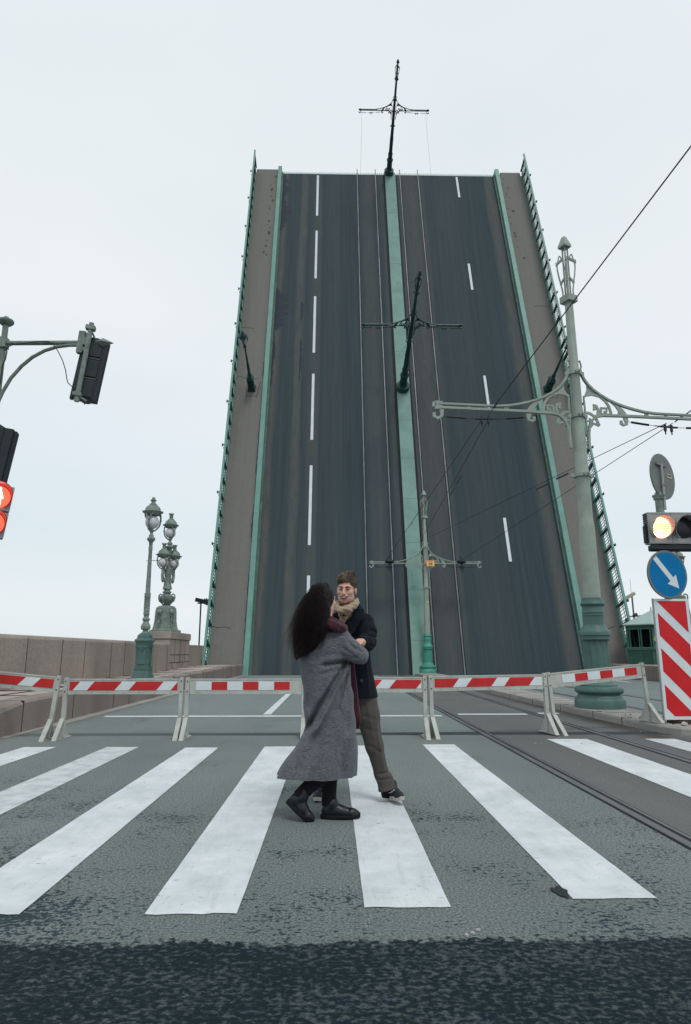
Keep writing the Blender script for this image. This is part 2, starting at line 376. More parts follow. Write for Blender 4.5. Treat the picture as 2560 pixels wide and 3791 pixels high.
# zebra stripes with slightly ragged ends
def stripe(x0, x1, y0, y1, z=.004, m='paint', rag=.009, name='crosswalk_stripe', skew=0):
    n = 34; b = MB(); lft = []; rgt = []
    for i in range(n+1):
        t = i/n; y = y0+(y1-y0)*t
        lft.append((x0+random.uniform(-1, 1)*rag*.16+skew*t, y, z)); rgt.append((x1+random.uniform(-1, 1)*rag*.16+skew*t, y, z))
    k = 8
    bot = [(x0+(x1-x0)*i/k, y0+random.uniform(-1, 1)*rag, z) for i in range(1, k)]
    top = [(x1+skew-(x1-x0)*i/k, y1+random.uniform(-1, 1)*rag, z) for i in range(1, k)]
    vs = bot+rgt+top+lft[::-1]
    b.add(vs, [tuple(range(len(vs)))])
    return struct(b.build(name, M[m]))
for x0, x1, y0, y1, m in [(-4.25, -3.5, 6.9, 8.75, 'paint'), (-2.83, -2.43, 3.9, 8.74, 'paintworn'), (-1.83, -1.42, 3.33, 8.67, 'paint'), (-.85, -.43, 3.32, 8.74, 'paint'),
                          (.155, .56, 3.38, 8.8, 'paint'), (1.17, 1.58, 3.47, 8.9, 'paint'), (2.95, 3.5, 4.4, 9.4, 'paint'), (4.30, 4.72, 4.4, 9.40, 'paintworn'), (-3.83, -3.43, 3.6, 6.4, 'paint')]:
    if x0 == -4.25: x0, x1 = -3.87, -3.47; y0 = 4.2
    if x0 == -3.83: continue
    stripe(x0, x1, y0, y1, m=m)
stripe(-4.22, 2.06, 12.68, 12.90, name='stop_line', rag=.006); stripe(2.42, 3.75, 12.98, 13.2, name='stop_line', rag=.006); stripe(4.02, 4.42, 13.15, 13.37, name='stop_line', rag=.006)
stripe(-1.32, -1.17, 13.1, 20.6, name='lane_line', rag=.004)
stripe(11.74, 11.9, 26.6, 28.4, name='lane_line', rag=.004)
# bitumen blot where one stripe has lost a corner
b = MB(); pts = [(1.14+.035*math.cos(a)*(1+.3*math.sin(3*a)), 3.56+.075*math.sin(a)*(1+.25*math.cos(5*a)), .0065) for a in [2*math.pi*i/18 for i in range(18)]]
b.add(pts, [tuple(range(18))]); struct(b.build('tar_patch', mat('fresh_tar', (.012, .018, .022), None, 6, .6, bs=.4)))
b = MB()
for i in range(26):
    x, y = random.uniform(-3.6, 3.4), random.choice([random.uniform(8.9, 9.8), random.uniform(3.1, 8), random.uniform(10, 16)])
    s_ = random.uniform(.004, .011); b.box((x, y, s_*.4), (s_*2.2, s_*1.6, s_), Matrix.Rotation(random.uniform(0, 3), 3, 'Z'))
for x, y in [(.60, 3.08), (.63, 3.11), (.57, 3.06), (5.0, 9.5), (4.62, 10.2)]: b.box((x, y, .006), (.016, .011, .008), Matrix.Rotation(x*9, 3, 'Z'))
o = b.build('litter_grit', M['stone']); o['kind'] = 'stuff'

# ------------------------------------------------------------------ tram rails set in the road: head, groove, guard lip
def ground_rail(x, label):
    e = empty('tram_rail', (x, 14, 0)); tag(e, label, 'tram rail', 'tram rails set in the road')
    for nm, dx0, dx1, z, mt in (('rail_groove', -.085, .075, .0045, 'groove'), ('rail_head', -.072, -.008, .011, 'railhead'), ('rail_lip', .03, .055, .010, 'railhead')):
        b = MB(); pts = []
        n = 40
        for i in range(n+1):
            y = -26+i/n*46.9
            pts.append(y)
        vs = []; fs = []
        for y in pts:
            yy = y+14; c = .0
            if yy > 22: c = -((yy-22)/13)**2*.42 if x < 5 else -((yy-22)/13)**2*1.05
            vs += [(c+dx0, y, z), (c+dx1, y, z), (c+dx0, y, .001), (c+dx1, y, .001)]
        for i in range(n): a = 4*i; fs += [(a, a+1, a+5, a+4), (a, a+4, a+6, a+2), (a+1, a+3, a+7, a+5)]
        b.add(vs, fs); b.build(nm, M[mt], e)
ground_rail(2.25, 'first tram rail from the left, cutting through the end of the white crosswalk')
ground_rail(3.93, 'tram rail running just left of the stone median kerb')
ground_rail(6.50, 'tram rail just beyond the median, behind the big green pole')
ground_rail(8.12, 'farthest right tram rail beyond the median')

# ------------------------------------------------------------------ median island with kerb stones
Lk = [(5.9, 9.55), (5.35, 9.62), (5.02, 9.78), (4.86, 10.1), (4.80, 10.8), (4.74, 12.0), (4.68, 14.0), (4.60, 16), (4.55, 20), (4.42, 26), (4.30, 35.2)]
Rk = [(6.3, 9.7), (5.95, 10.3), (5.72, 10.9), (5.60, 11.5), (5.56, 12.3), (5.52, 14.6), (5.48, 17.5), (5.45, 22), (5.42, 28), (5.40, 33), (5.3, 35.2)]
def strip_between(A, B, z, mb):
    vs = [(*p, z) for p in A]+[(*p, z) for p in B]; n = len(A)
    mb.add(vs, [(i, i+n, i+n+1, i+1) for i in range(n-1)])
def inset(A, B, d):
    return [((a[0]+(b_[0]-a[0])*d/max(.01, math.dist(a, b_))), (a[1]+(b_[1]-a[1])*d/max(.01, math.dist(a, b_)))) for a, b_ in zip(A, B)]
e = empty('median_island', (5.1, 12, 0)); struct(e)
off = (5.1, 12, 0)
b = MB()
for A, B in ((Lk, Rk), (Rk, Lk)):
    I = inset(A, B, .16); J = inset(A, B, .03)
    n = len(A); vs = []; fs = []
    for i in range(n): vs += [(*A[i], -.01), (*A[i], .085), (*J[i], .118), (*I[i], .118), (*I[i], .05)]
    for i in range(n-1):
        for k in range(4): a = i*5+k; fs.append((a, a+5, a+6, a+1))
    b.add(vs, fs)
struct(b.build('kerb_stones', M['median'], e, off=off))
b = MB(); strip_between(inset(Lk, Rk, .15), inset(Rk, Lk, .15), .112, b); struct(b.build('paving', M['median'], e, off=off))
b = MB()
for y in [10.35, 10.9, 11.5, 12.1]+[13.2+i*.62 for i in range(35)]:
    import bisect
    def xl(T, y):
        for i in range(3, len(T)-1):
            if T[i][1] <= y <= T[i+1][1]: t = (y-T[i][1])/(T[i+1][1]-T[i][1]); return T[i][0]+(T[i+1][0]-T[i][0])*t
        return T[3][0]
    b.b2((xl(Lk, y)+.15, y, .110), (xl(Rk, y)-.15, y+.016, .1145))
for y in [11.2, 12.3, 13.9, 15.6, 17.4, 19.5, 22]:
    b.b2((xl(Lk, y)-.004, y, .0), (xl(Lk, y)+.17, y+.015, .1205))
struct(b.build('paving_joints', M['seam'], e, off=off))
b = MB()
for i in range(60):
    x, y = random.uniform(4.95, 5.5), random.gauss(10.7, .5); s_ = random.uniform(.004, .013); b.box((x, y, .114+s_*.3), (s_*2, s_*1.5, s_), Matrix.Rotation(random.uniform(0, 3), 3, 'Z'))
o = b.build('gravel', M['rust']); o['kind'] = 'stuff'
e = MB(); e.box((5.19, 9.98, .14), (.11, .07, .05), Euler((.2, .3, .5)).to_matrix(), .6); tag(e.build('stone', M['stone'], bevel=.01), 'pale broken stone lying against the foot of the striped board', 'stone')

# ------------------------------------------------------------------ left side: kerb wall, raised pavement, granite parapet
b = MB(); ys = [5.2, 8.6, 9.5, 10.3, 11.0, 20, 26, 29.5, 34.9]; zs = [.05, .26, .36, .465, .475, .475, .50, .56, .55]
def kerb_run(xf, xb, d, mb, mirror=1):
    vs = []; fs = []
    for y, z in zip(ys, zs):
        vs += [(xf, y, -.02), (xf, y, z-.04), (xf-.04*mirror, y, z), (xb, y, z), (xb, y, -.02)]
    n = len(ys)
    for i in range(n-1):
        for k in range(4): a = i*5+k; fs.append((a, a+5, a+6, a+1))
    fs += [(0, 1, 2, 3, 4), tuple(5*(n-1)+k for k in (4, 3, 2, 1, 0))]
    mb.add(vs, fs)
kerb_run(-4.60, -5.0, 0, b)
kw = b.build('kerb_wall', M['kerbstone']); tag(kw, 'low granite kerb wall holding up the left pavement behind the barriers', 'kerb wall')
b = MB()
for y in [9.45, 10.25, 12.2, 14.4, 15.5, 17.6, 19.8, 22, 24.2, 26.4, 28.6, 30.8, 32.6]:
    z = np.interp(y, ys, zs); b.b2((-4.597, y, 0), (-4.63, y+.022, z+.002)); b.b2((-4.62, y, z-.02), (-5.0, y+.018, z+.003))
b.build('stone_joints', M['seam'], kw)
b = MB()
for i in range(len(ys)-1):
    b.add([(-4.98, ys[i], zs[i]-.012), (-4.98, ys[i+1], zs[i+1]-.012), (-6.9, ys[i+1], zs[i+1]-.03), (-6.9, ys[i], zs[i]-.03)], [(0, 1, 2, 3)])
struct(b.build('pavement', M['walk']))
b = MB()
for y in [9.9, 11.4, 12.9, 14.4, 16, 17.5, 19, 20.6, 22.1, 23.7, 25.2, 27, 29, 31]:
    z = float(np.interp(y, ys, zs)); b.b2((-5.0, y, z-.03), (-6.4, y+.02, z-.006))
b.b2((-5.55, 9, .44), (-5.57, 26, .471)); struct(b.build('pavement_joints', M['seam']))
b = MB(); b.b2((-4.6, 11, .001), (-4.38, 34.8, .022)); b.b2((-4.6, 9.6, .001), (-4.5, 11, .012)); struct(b.build('gutter_edge', M['median']))

def parapet(sgn, x0):
    """granite parapet, pedestal block and end wall; sgn -1 left bank, +1 right"""
    def X(u): return x0+sgn*u
    e = empty('granite_parapet', (X(.3), 18, 0)); off = (X(.3), 18, 0)
    b = MB(); y0, y1 = 2.0, 26.25
    vs = []; fs = []
    prof = [(0, .2), (0, 1.44), (.035, 1.50), (.10, 1.52), (.46, 1.52), (.52, 1.46), (.52, -.5)]
    for y in (y0, y1):
        for u, z in prof: vs.append((X(u), y, z))
    n = len(prof)
    for k in range(n-1): fs.append((k, k+1, k+1+n, k+n))
    fs += [tuple(range(n)), tuple(range(2*n-1, n-1, -1))]; b.add(vs, fs)
    b.build('wall', M['granite'], e, off=off)
    b = MB(); y = y0+.7; i = 0
    while y < y1-.3:
        b.b2((X(-.004), y, .3), (X(.05), y+.018+(i % 3)*.004, 1.46)); y += [1.45, 2.05, 1.25, 1.8][i % 4]; i += 1
    b.build('stone_joints', M['seam'], e, off=off)
    return e
e = parapet(-1, -6.32); tag(e, 'long low granite parapet on the left with tall stone slabs and a rounded top', 'parapet')
e = parapet(1, 15.75); tag(e, 'granite parapet on the right bank, mostly hidden behind the striped board', 'parapet')
def pedestal(sgn, x0, lab, ya, yb, wall=True):
    def X(u): return x0+sgn*u
    ym = (ya+yb)/2; off = (X(.4), ym, 0); e = empty('granite_pedestal', off); tag(e, lab, 'pedestal', 'granite lamp pedestals')
    b = MB(); b.b2((X(-.05), ya, .2), (X(.86), yb, 1.68)); b.b2((X(-.09), ya-.04, 1.68), (X(.90), yb+.04, 1.96)); b.build('stone_block', M['granite'], e, off=off, bevel=.02)
    b = MB()
    for z in (.75, 1.05, 1.665): b.b2((X(-.056), ya-.02, z), (X(.5), yb, z+.024))
    for t, za, zb in ((.25, .78, 1.66), (.5, .78, 1.66), (.75, .78, 1.66), (.15, .4, .75), (.4, .4, .75), (.65, .4, .75)): b.b2((X(-.056), ya+(yb-ya)*t, za), (X(.05), ya+(yb-ya)*t+.03, zb))
    b.build('stone_joints', M['seam'], e, off=off)
    if wall:
        b = MB(); b.b2((X(.15), yb+.05, .2), (X(.7), 33.9, 1.50)); b.b2((X(.1), 33.9, .2), (X(.95), 34.5, 1.50)); b.build('end_wall', M['granite'], e, off=off, bevel=.02)
pedestal(-1, -6.42, 'pinkish granite pedestal block under the left triple lamp, taller than the parapet', 26.3, 30.0)
pedestal(1, 13.95, 'granite pedestal block on the right bank behind the striped board', 26.0, 28.3, False)
# right raised pavement and kerb
b = MB(); b.hexa([(13.3, 15, -.02), (16, 15, -.02), (16, 34.9, -.02), (13.3, 34.9, -.02)], [(13.3, 15, .56), (16, 15, .56), (16, 34.9, .58), (13.3, 34.9, .58)])
struct(b.build('pavement', M['walk']))
b = MB(); b.b2((13.26, 15, 0), (13.62, 34.9, .61)); kw = b.build('kerb_wall', M['kerbstone'], bevel=.02); tag(kw, 'low granite kerb wall on the far right in front of the green booth', 'kerb wall')

# ================================================================== RAISED BRIDGE LEAF
AL = R(73); LEAF = empty('bascule_bridge_leaf', (0, 35, 0), (AL, 0, 0))
tag(LEAF, 'raised drawbridge leaf carrying road, tram tracks and green median, tilted almost upright', 'drawbridge')
V1 = 41.55
b = MB(); b.b2((-4.6, -.5, -.9), (13.6, V1, 0)); b.build('deck', M['deck'], LEAF)
for u0, u1 in ((-6.55, -4.58), (13.58, 15.65)):
    b = MB(); b.b2((u0, -.3, -.7), (u1, V1-.1, .17)); b.b2((u0+.18, V1-.1, -.5), (u1-.05 if u0 < 0 else u1-.25, V1+.32, .165)); b.build('walkway', M['deckwalk'], LEAF)
b = MB()
for u in [-5.8, -3, .5, 4.6, 8.5, 12, 15]: b.b2((u-.2, .5, -3.2), (u+.2, V1-1, -.75))
for v in range(3, 40, 4): b.b2((-5.8, v-.1, -2.6), (15, v+.1, -1.0))
b.build('girders', M['leafgreen'], LEAF)
for u0, u1 in ((-4.60, -4.30), (13.28, 13.60)):
    b = MB(); b.b2((u0, -.45, -.2), (u1, V1+.5, .36)); b.build('kerb_beam', M['leafgreen'], LEAF, bevel=.015)
    b = MB(); s_ = 1 if u0 < 0 else -1; uf = u1 if u0 < 0 else u0
    b.b2((uf, -.4, .02), (uf+s_*.14, V1-.05, .16)); b.build('kerb_shaded_side', mat('shaded_green_paint', (.075, .15, .125), (.05, .09, .08), 2, .7), LEAF)  # shade on the beam's road side, put into a darker green
b = MB(); b.b2((4.17, -.3, -.1), (5.02, V1+.12, .16)); b.build('median_strip', M['leafstrip'], LEAF, bevel=.01)
b = MB(); b.b2((4.02, -.3, -.05), (4.17, V1, .03)); b.b2((5.02, -.3, -.05), (5.16, V1, .03)); b.build('median_dark_edges', M['groove'], LEAF)  # near-black strips along both edges of the median
b = MB(); v = 1.8
while v < 41: b.b2((4.19, v, .155), (5.0, v+.03, .1625)); v += 2.9
b.build('median_joints', mat('dark_green_joint', (.10, .19, .165), None), LEAF)  # joints across the median in a darker green
for i, u in enumerate((1.90, 3.40, 5.42, 6.92)):
    b = MB(); b.b2((u-.035, -.4, -.03), (u+.03, V1+.75, .022)); r_ = b.build('tram_rail', M['railhead'], LEAF)
    b = MB(); b.b2((u+.03, -.4, -.03), (u+.065, V1, .006)); b.b2((u-.085, -.4, -.03), (u-.035, V1, .006)); b.b2((u+.065, -.4, -.02), (u+.085, V1, .014)); b.build('rail_groove', [M['groove']], r_)
for u, vs_ in ((-1.34, [(36.33, 41.4), (29.31, 34.56), (22.08, 27.46), (14.85, 20.22), (7.5, 12.94), (.75, 5.6), (-.4, -.2)]), (10.12, [(38.83, 41.45), (28.3, 31.05), (17.3, 20.18), (6.5, 9.33)])):
    for a, c in vs_:
        if c < 0: continue
        b = MB(); b.b2((u-.085, a, .0), (u+.085, c, .005)); b.build('lane_dash', M['leafpaint'], LEAF)
b = MB(); u = -4.28
b.b2((-4.3, V1, -.3), (13.28, V1+.1, .02))
while u < 13.2:
    if not 4.1 < u < 5.1: b.b2((u, V1+.1, -.2), (u+.075, V1+.26, .02))
    u += .16
b.build('expansion_comb', mat('pale_galvanised_comb', (.42, .56, .53), None, 3, .6), LEAF)
b = MB()   # cracks and seams in the walkway asphalt
for pts in ([(-6.5, 24.2), (-6.0, 24.15), (-5.5, 24.1)], [(-6.5, 2.6), (-6.1, 2.5), (-5.7, 2.55), (-5.4, 2.45)], [(15.6, 26.5), (15, 26.55), (14.4, 26.5)], [(13.7, 2.4), (14.2, 2.7), (14.6, 2.35), (15.2, 2.6)],
            [(-5.65, 18.15), (-5.0, 18.15)], [(-5.65, 19.6), (-4.9, 19.6)], [(-5.65, 18.15), (-5.65, 19.6)], [(-6.5, 19.7), (-6.1, 19.8), (-5.7, 19.6)], [(-5.0, 18.0), (-4.8, 19.4)],
            [(13.75, 18.2), (14.7, 18.2)], [(14.7, 18.2), (14.7, 19.6)], [(-6.52, 6), (-6.5, 9.5)], [(-6.5, 17), (-6.52, 21)]):
    b.tube([(u, v, .168) for u, v in pts], .018, 4)
b.build('cracks', M['seam'], LEAF)
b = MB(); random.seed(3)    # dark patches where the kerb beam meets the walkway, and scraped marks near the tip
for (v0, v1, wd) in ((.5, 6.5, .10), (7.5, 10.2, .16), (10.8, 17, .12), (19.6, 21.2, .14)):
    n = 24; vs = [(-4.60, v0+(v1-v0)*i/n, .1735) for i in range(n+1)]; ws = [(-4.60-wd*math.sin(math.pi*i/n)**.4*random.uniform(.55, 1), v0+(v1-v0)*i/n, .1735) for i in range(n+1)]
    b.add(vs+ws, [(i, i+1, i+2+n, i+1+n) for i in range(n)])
for side, u0 in ((1, -5.15), (-1, 14.1)):
    for k in range(17):
        v = 31.5+k*.58+random.uniform(-.25, .25); u = u0+random.uniform(-.15, .25)+(.15 if side > 0 else -.2)*(k/15); r_ = random.uniform(.04, .13)
        if v > V1-.4: continue
        el_ = random.uniform(.8, 2.4); pts = [(u+r_*math.cos(a)*random.uniform(.5, 1.2), v+r_*el_*math.sin(a)*random.uniform(.5, 1.2), .173) for a in [2*math.pi*i/11 for i in range(11)]]
        b.add(pts, [tuple(range(11))])
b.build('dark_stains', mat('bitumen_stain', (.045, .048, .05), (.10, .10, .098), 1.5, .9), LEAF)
b = MB()
def stain(u0, u1, v0, v1, n=26, z=.004):
    L1 = []; R1 = []
    for i in range(n+1):
        t = i/n; v = v0+(v1-v0)*t; k = math.sin(math.pi*t)**.6
        L1.append((u0, v, z)); R1.append((u0+(u1-u0)*k*random.uniform(.25, 1), v, z))
    b.add(L1+R1, [(i, i+n+1, i+n+2, i+1) for i in range(n)])
stain(-4.16, -3.5, 38.2, 41.5); stain(-4.16, -3.25, 34.5, 38.6); stain(-4.16, -3.0, 24.0, 28.3); stain(-4.16, -3.9, 19, 24); stain(-2.3, -2.05, 19.5, 23.5); stain(-2.35, -2.0, 25, 27)
b.build('wet_stains', mat('wet_stain', (.022, .033, .048), None, 2, .8), LEAF)
# railings
def leaf_railing(u, s_, lab):
    g = empty('railing', (u, 0, 0), parent=LEAF); g['label'] = lab
    b = MB(); b.b2((-.06, -.2, 1.22), (.06, V1+1.1, 1.34)); b.build('handrail', M['leafgreen'], g)
    b = MB(); b.b2((-.05, .2, .17), (.05, V1+.2, .42)); b.build('bottom_rail', M['leafgreen'], g)
    v = .35; k = 0
    while v < V1+1:
        b = MB(); b.b2((-.06, v-.06, .1), (.06, v+.06, 1.22))
        if k % 3 == 0: b.b2((s_*.05, v-.05, .9), (s_*.16, v+.05, 1.0)); b.b2((s_*.04, v-.03, 1.26), (s_*.17, v+.03, 1.30)); b.b2((s_*.13, v-.06, 1.20), (s_*.20, v+.06, 1.34))
        b.build('railing_post', M['darkgreen'], g); v += 1.1; k += 1
    b = MB(); v = .35
    while v < V1-.4:
        for i in range(1, 6):
            vv = v+i*1.1/6; b.b2((-.012, vv-.012, .42), (.012, vv+.012, 1.22))
        for (va, wa, vb, wb) in ((0, .95, 1.1, .95),): b.b2((-.012, v+va, wa-.012), (.012, v+vb, wa+.012))
        for q in (.2, .9):
            pts = [(0, v+q+.13*math.cos(a)*(1-a/9), .72+.2*math.sin(a)*(1-a/9)) for a in [i*.6 for i in range(12)]]; b.tube(pts, .008, 4)
        v += 1.1
    b.build('railing_infill', M['darkgreen'], g)
leaf_railing(-6.46, -1, 'left green railing of the raised leaf'); leaf_railing(15.56, 1, 'right green railing of the raised leaf')
# ================================================================== TRAM POLES
PB = Vector((5.23, 13.2, .115))
def zc(x, y): return (2060+x*.3187, 1250+y*.3187)          # enlarged crop of the right bracket -> photo pixels
def arm_pt(x, y):
    p = at(*zc(x, y), 13.2); return (p.x-PB.x, p.z-PB.z)
def tram_pole(loc, rot, mt_base, mt_shaft, label, detail=True):
    e = empty('tram_wire_pole', loc, rot); tag(e, label, 'tram pole', 'ornate green tram wire poles')
    b = MB()
    b.lathe([(.475, 0), (.475, .13), (.465, .15), (.455, .17), (.43, .19), (.425, .21), (.40, .24), (.39, .26), (.43, .275), (.455, .31), (.455, .35), (.43, .39), (.37, .405), (.345, .41), (.345, .43), (.32, .45), (.28, .50), (.258, .56)], 32)
    b.build('base_plinth', mt_base, e, True, 35)
    b = MB(); b.lathe([(.252, .54), (.25, .9), (.238, 1.27)], 96, flute=.09, fn=12)
    b.lathe([(.245, 1.27), (.285, 1.30), (.285, 1.36), (.305, 1.38), (.305, 1.44), (.29, 1.47), (.25, 1.50), (.235, 1.54), (.215, 1.56), (.205, 1.60), (.205, 1.76), (.212, 1.765), (.212, 1.785), (.205, 1.79), (.205, 1.82), (.212, 1.825), (.212, 1.84), (.205, 1.85), (.203, 1.95), (.225, 1.97), (.235, 2.0), (.22, 2.03), (.205, 2.08), (.20, 2.12)], 32)
    b.build('base_column', mt_base, e, True, 35)
    b = MB()
    b.lathe([(.172, 2.1), (.166, 2.6), (.163, 3.55), (.158, 3.62), (.146, 3.72), (.144, 3.76), (.138, 4.6), (.141, 4.61), (.141, 4.66), (.134, 4.68), (.126, 5.9), (.118, 5.96), (.112, 6.1), (.108, 6.9), (.112, 6.91), (.112, 6.95), (.104, 6.97), (.086, 8.66)], 24)
    b.build('shaft', mt_shaft, e, True, 40)
    b = MB()                                       # square collar and open cage finial
    rz = Matrix.Rotation(R(20), 3, 'Z')
    b.box((0, 0, 8.73), (.27, .27, .15), rz)
    for k in range(4):
        a = R(20+45+90*k); d = Vector((math.cos(a), math.sin(a), 0)); s_ = Vector((-d.y, d.x, 0))
        b.strap([d*.12+Vector((0, 0, z)) if r is None else d*r+Vector((0, 0, z)) for r, z in [(.105, 8.78), (.11, 8.95), (.13, 9.1), (.165, 9.3), (.19, 9.5), (.19, 9.62), (.175, 9.68)]], .045, .03, s_)
        b.strap([d*r+Vector((0, 0, z)) for r, z in [(.175, 9.66), (.12, 9.70), (.06, 9.76)]], .04, .05, s_)
        b.strap([d*r+Vector((0, 0, z)) for r, z in [(.18, 9.62), (.15, 9.78), (.13, 9.84), (.10, 9.80), (.07, 9.74)]], .03, .025, s_)
        b.box(d*.195+Vector((0, 0, 9.64)), (.05, .05, .07), Matrix.Rotation(a, 3, 'Z'))
        b.tube([d*.055+Vector((0, 0, 8.78)), d*.055+Vector((0, 0, 10.06))], .02, 6)
        b.strap([d*r+Vector((0, 0, z)) for r, z in [(.14, 9.12), (.10, 9.2), (.05, 9.27)]], .05, .04, s_)
    b.lathe([(.145, 10.02), (.15, 10.06), (.14, 10.09), (.055, 10.29), (.03, 10.30)], 4, ph=.5+20/90)
    b.build('finial', mt_shaft, e)
    for sgn in (1, -1):
        g = empty('bracket_arm', (0, 0, 0), (0, 0, 0), e); g['label'] = ('right' if sgn > 0 else 'left')+' bracket arm'
        def pp(x, y, dy=0): u, z = arm_pt(x, y); return (sgn*u, dy, z)
        def pl(l): return [pp(*q) for q in l]
        U = pl([(278, 372), (300, 430), (335, 490), (380, 545), (440, 598), (520, 652), (620, 706), (720, 747), (830, 782), (940, 808), (1060, 832), (1200, 846), (1350, 849)])
        U += [(sgn*3.05, 0, U[-1][2])]
        Lb = pl([(392, 1290), (388, 1200), (385, 1110), (392, 1040), (410, 985), (440, 940), (485, 908), (560, 894), (860, 889)])
        Lb += [(sgn*3.0, 0, Lb[-1][2]-.0)]
        b = MB(); b.strap(U, .07, .042, (0, 1, 0)); b.strap(Lb, .07, .05, (0, 1, 0)); b.build('rods', mt_shaft, g)
        b = MB(); sd_ = (0, 1, 0)
        def S(l, wd=.022, th=.045): b.strap(pl(l), wd, th, sd_)
        zt = U[-1][2]; zb = Lb[-1][2]
        b.poly(pl([(362, 545), (440, 600), (520, 655), (620, 712), (560, 690), (500, 662), (430, 650), (372, 655), (335, 690), (318, 700), (345, 650), (366, 600)]), (0, 1, 0), .03)
        S([(322, 690), (355, 665), (430, 652), (520, 672), (585, 720), (630, 780), (655, 850), (660, 885)], .03, .055)
        S([(640, 712), (720, 770), (790, 840), (835, 900), (848, 960)], .03, [.05, .07, .12, .12, .08])
        S([(850, 950), (850, 985), (815, 995), (785, 980), (785, 945)], .04, .06)
        S([(532, 885), (536, 808), (608, 808), (600, 850), (570, 850)], .03, .055)
        S([(535, 878), (655, 878)], .03, .04)
        S([(440, 830), (465, 825), (452, 790), (440, 775), (480, 785), (500, 830), (495, 880), (465, 925)], .03, .05)
        S([(350, 868), (400, 875), (450, 905), (485, 950), (515, 1015)], .03, .055)
        S([(515, 1015), (480, 1000), (440, 990), (410, 1030)], .03, .05)
        S([(360, 966), (410, 966), (395, 930)], .03, .045)
        S([(325, 700), (335, 780), (345, 900), (370, 1080)], .035, .03)
        for x_ in (1090, 1340): S([(x_, 840), (x_, 885)], .03, .06)
        for dx in (.95, 1.6, 2.4): b.box((sgn*dx, 0, (zt+zb)/2), (.05, .03, zt-zb))
        xt = sgn*3.05                              # hooked tip
        b.box((xt, 0, (zt+zb)/2+.01), (.16, .05, zt-zb+.09)); b.box((xt+sgn*.09, 0, (zt+zb)/2+.02), (.08, .05, .1))
        b.strap([(xt-sgn*.08, 0, zb), (xt-sgn*.06, 0, zb-.18), (xt+sgn*.02, 0, zb-.24), (xt+sgn*.1, 0, zb-.2), (xt+sgn*.1, 0, zb-.12)], .05, .06, sd_)
        b.build('scrollwork', mt_shaft, g)
        if detail:
            hx = abs(pp(848, 960)[0]); hz = pp(848, 955)[2]; zz = zb-.19
            b = MB()
            def A(t): return Vector((sgn*(hx+.05+(3.0-hx-.08)*t), 0, hz+(zz-hz)*t - .05*math.sin(math.pi*t)))
            b.tube([A(i/12) for i in range(13)], .006, 4)
            for t0, t1 in ((.04, .14), (.155, .25), (.74, .83), (.85, .95)):
                for i in range(8):
                    t = t0+(t1-t0)*i/7; d = (A(t+.01)-A(t)).normalized(); b.tube([A(t)-d*.006, A(t)+d*.006], .026, 8)
                b.tube([A(t0), A(t1)], .014, 6)
            b.tube([A(.33), A(.62)], [.012, .022], 6); b.tube([A(.4), A(.6)], .024, 6)
            for t in (.46, .54): b.tube([A(t)+Vector((0, 0, .05)), A(t)-Vector((0, 0, .10))], .03, 8); b.tube([A(t)-Vector((0, 0, .1)), A(t)-Vector((0, 0, .17))], .015, 6)
            b.build('insulator_string', M['black'], g)
    for z, r_ in ((6.93, .125), (4.64, .155), (5.95, .13)):
        b = MB(); b.lathe([(r_, z), (r_+.02, z), (r_+.02, z+.07), (r_, z+.07)], 20)
        for s_ in (-1, 1): b.box((s_*(r_+.04), 0, z+.035), (.09, .05, .08)); b.box((s_*(r_*.3), -(r_+.03), z+.04), (.03, .07, .05))
        if z > 6.5:
            for s_ in (-1, 1): b.tube([(s_*.12, 0, 7.0), (s_*.17, 0, 7.15), (s_*.14, 0, 7.28), (s_*.10, 0, 7.25)], .022, 6)
        b.build('clamp', mt_shaft, e)
    return e
tp = tram_pole(PB, (0, 0, R(6)), M['polegreen'], M['pale'], 'biggest pale green tram pole with scrolled arms, standing on the median at the right')
fp = tram_pole((4.98, 37-2.1, .115), (0, 0, 0), M['farbase'], M['pale'], 'slim tram pole with bright green base and orange number sign, in front of the leaf')
l1 = tram_pole((4.5, 0, 0), (AL, 0, 0), M['darkgreen'], M['darkgreen'], 'dark green tram pole leaning out from the middle of the raised leaf')  # both leaf poles: their look in shade is put into the dark green
l2 = tram_pole((4.5, 0, 0), (AL, 0, 0), M['darkgreen'], M['darkgreen'], 'topmost tram pole, at the very tip of the raised leaf against the sky')
def leafpos(u, v, w_): return Vector((u, 35+v*math.cos(AL)-w_*math.sin(AL), v*math.sin(AL)+w_*math.cos(AL)))
l1.location = leafpos(4.55, 18.9, .16); l2.location = leafpos(4.5, 41.55, .16); l1.scale = (.93,)*3; l2.scale = (.84,)*3
# number sign on the far pole
fp.scale = (.945,)*3
ns = empty('number_sign', (5.2, 34.6, 5.78)); tag(ns, 'small orange sign reading 10 on the slim tram pole', 'sign')
b = MB(); b.box((0, 0, 0), (.46, .03, .34)); b.build('plate', M['orange'], ns, bevel=.01)
b = MB(); b.box((0, -.019, 0), (.40, .008, .28)); b.build('sign_face', M['yellow'], ns)
def textobj(txt, size, m, parent, loc, rot, name, ext=.004, bold=0):
    cu = bpy.data.curves.new(name, 'FONT'); cu.body = txt; cu.size = size; cu.align_x = 'CENTER'; cu.align_y = 'CENTER'; cu.extrude = ext; cu.offset = bold
    to = bpy.data.objects.new('tmp', cu); COL.objects.link(to); bpy.context.view_layer.update()
    me = bpy.data.meshes.new_from_object(to); bpy.data.objects.remove(to); me.materials.clear(); me.materials.append(m)
    o = bpy.data.objects.new(name, me); COL.objects.link(o); o.parent = parent; o.location = loc; o.rotation_euler = rot; return o
textobj('10', .19, M['ink'], ns, (0, -.026, -.03), (R(90), 0, 0), 'numerals', bold=.006)
b = MB()
for i in range(11): b.box((-.13+i*.026, -.025, .10), (.014, .004, .022 if i % 3 else .028))
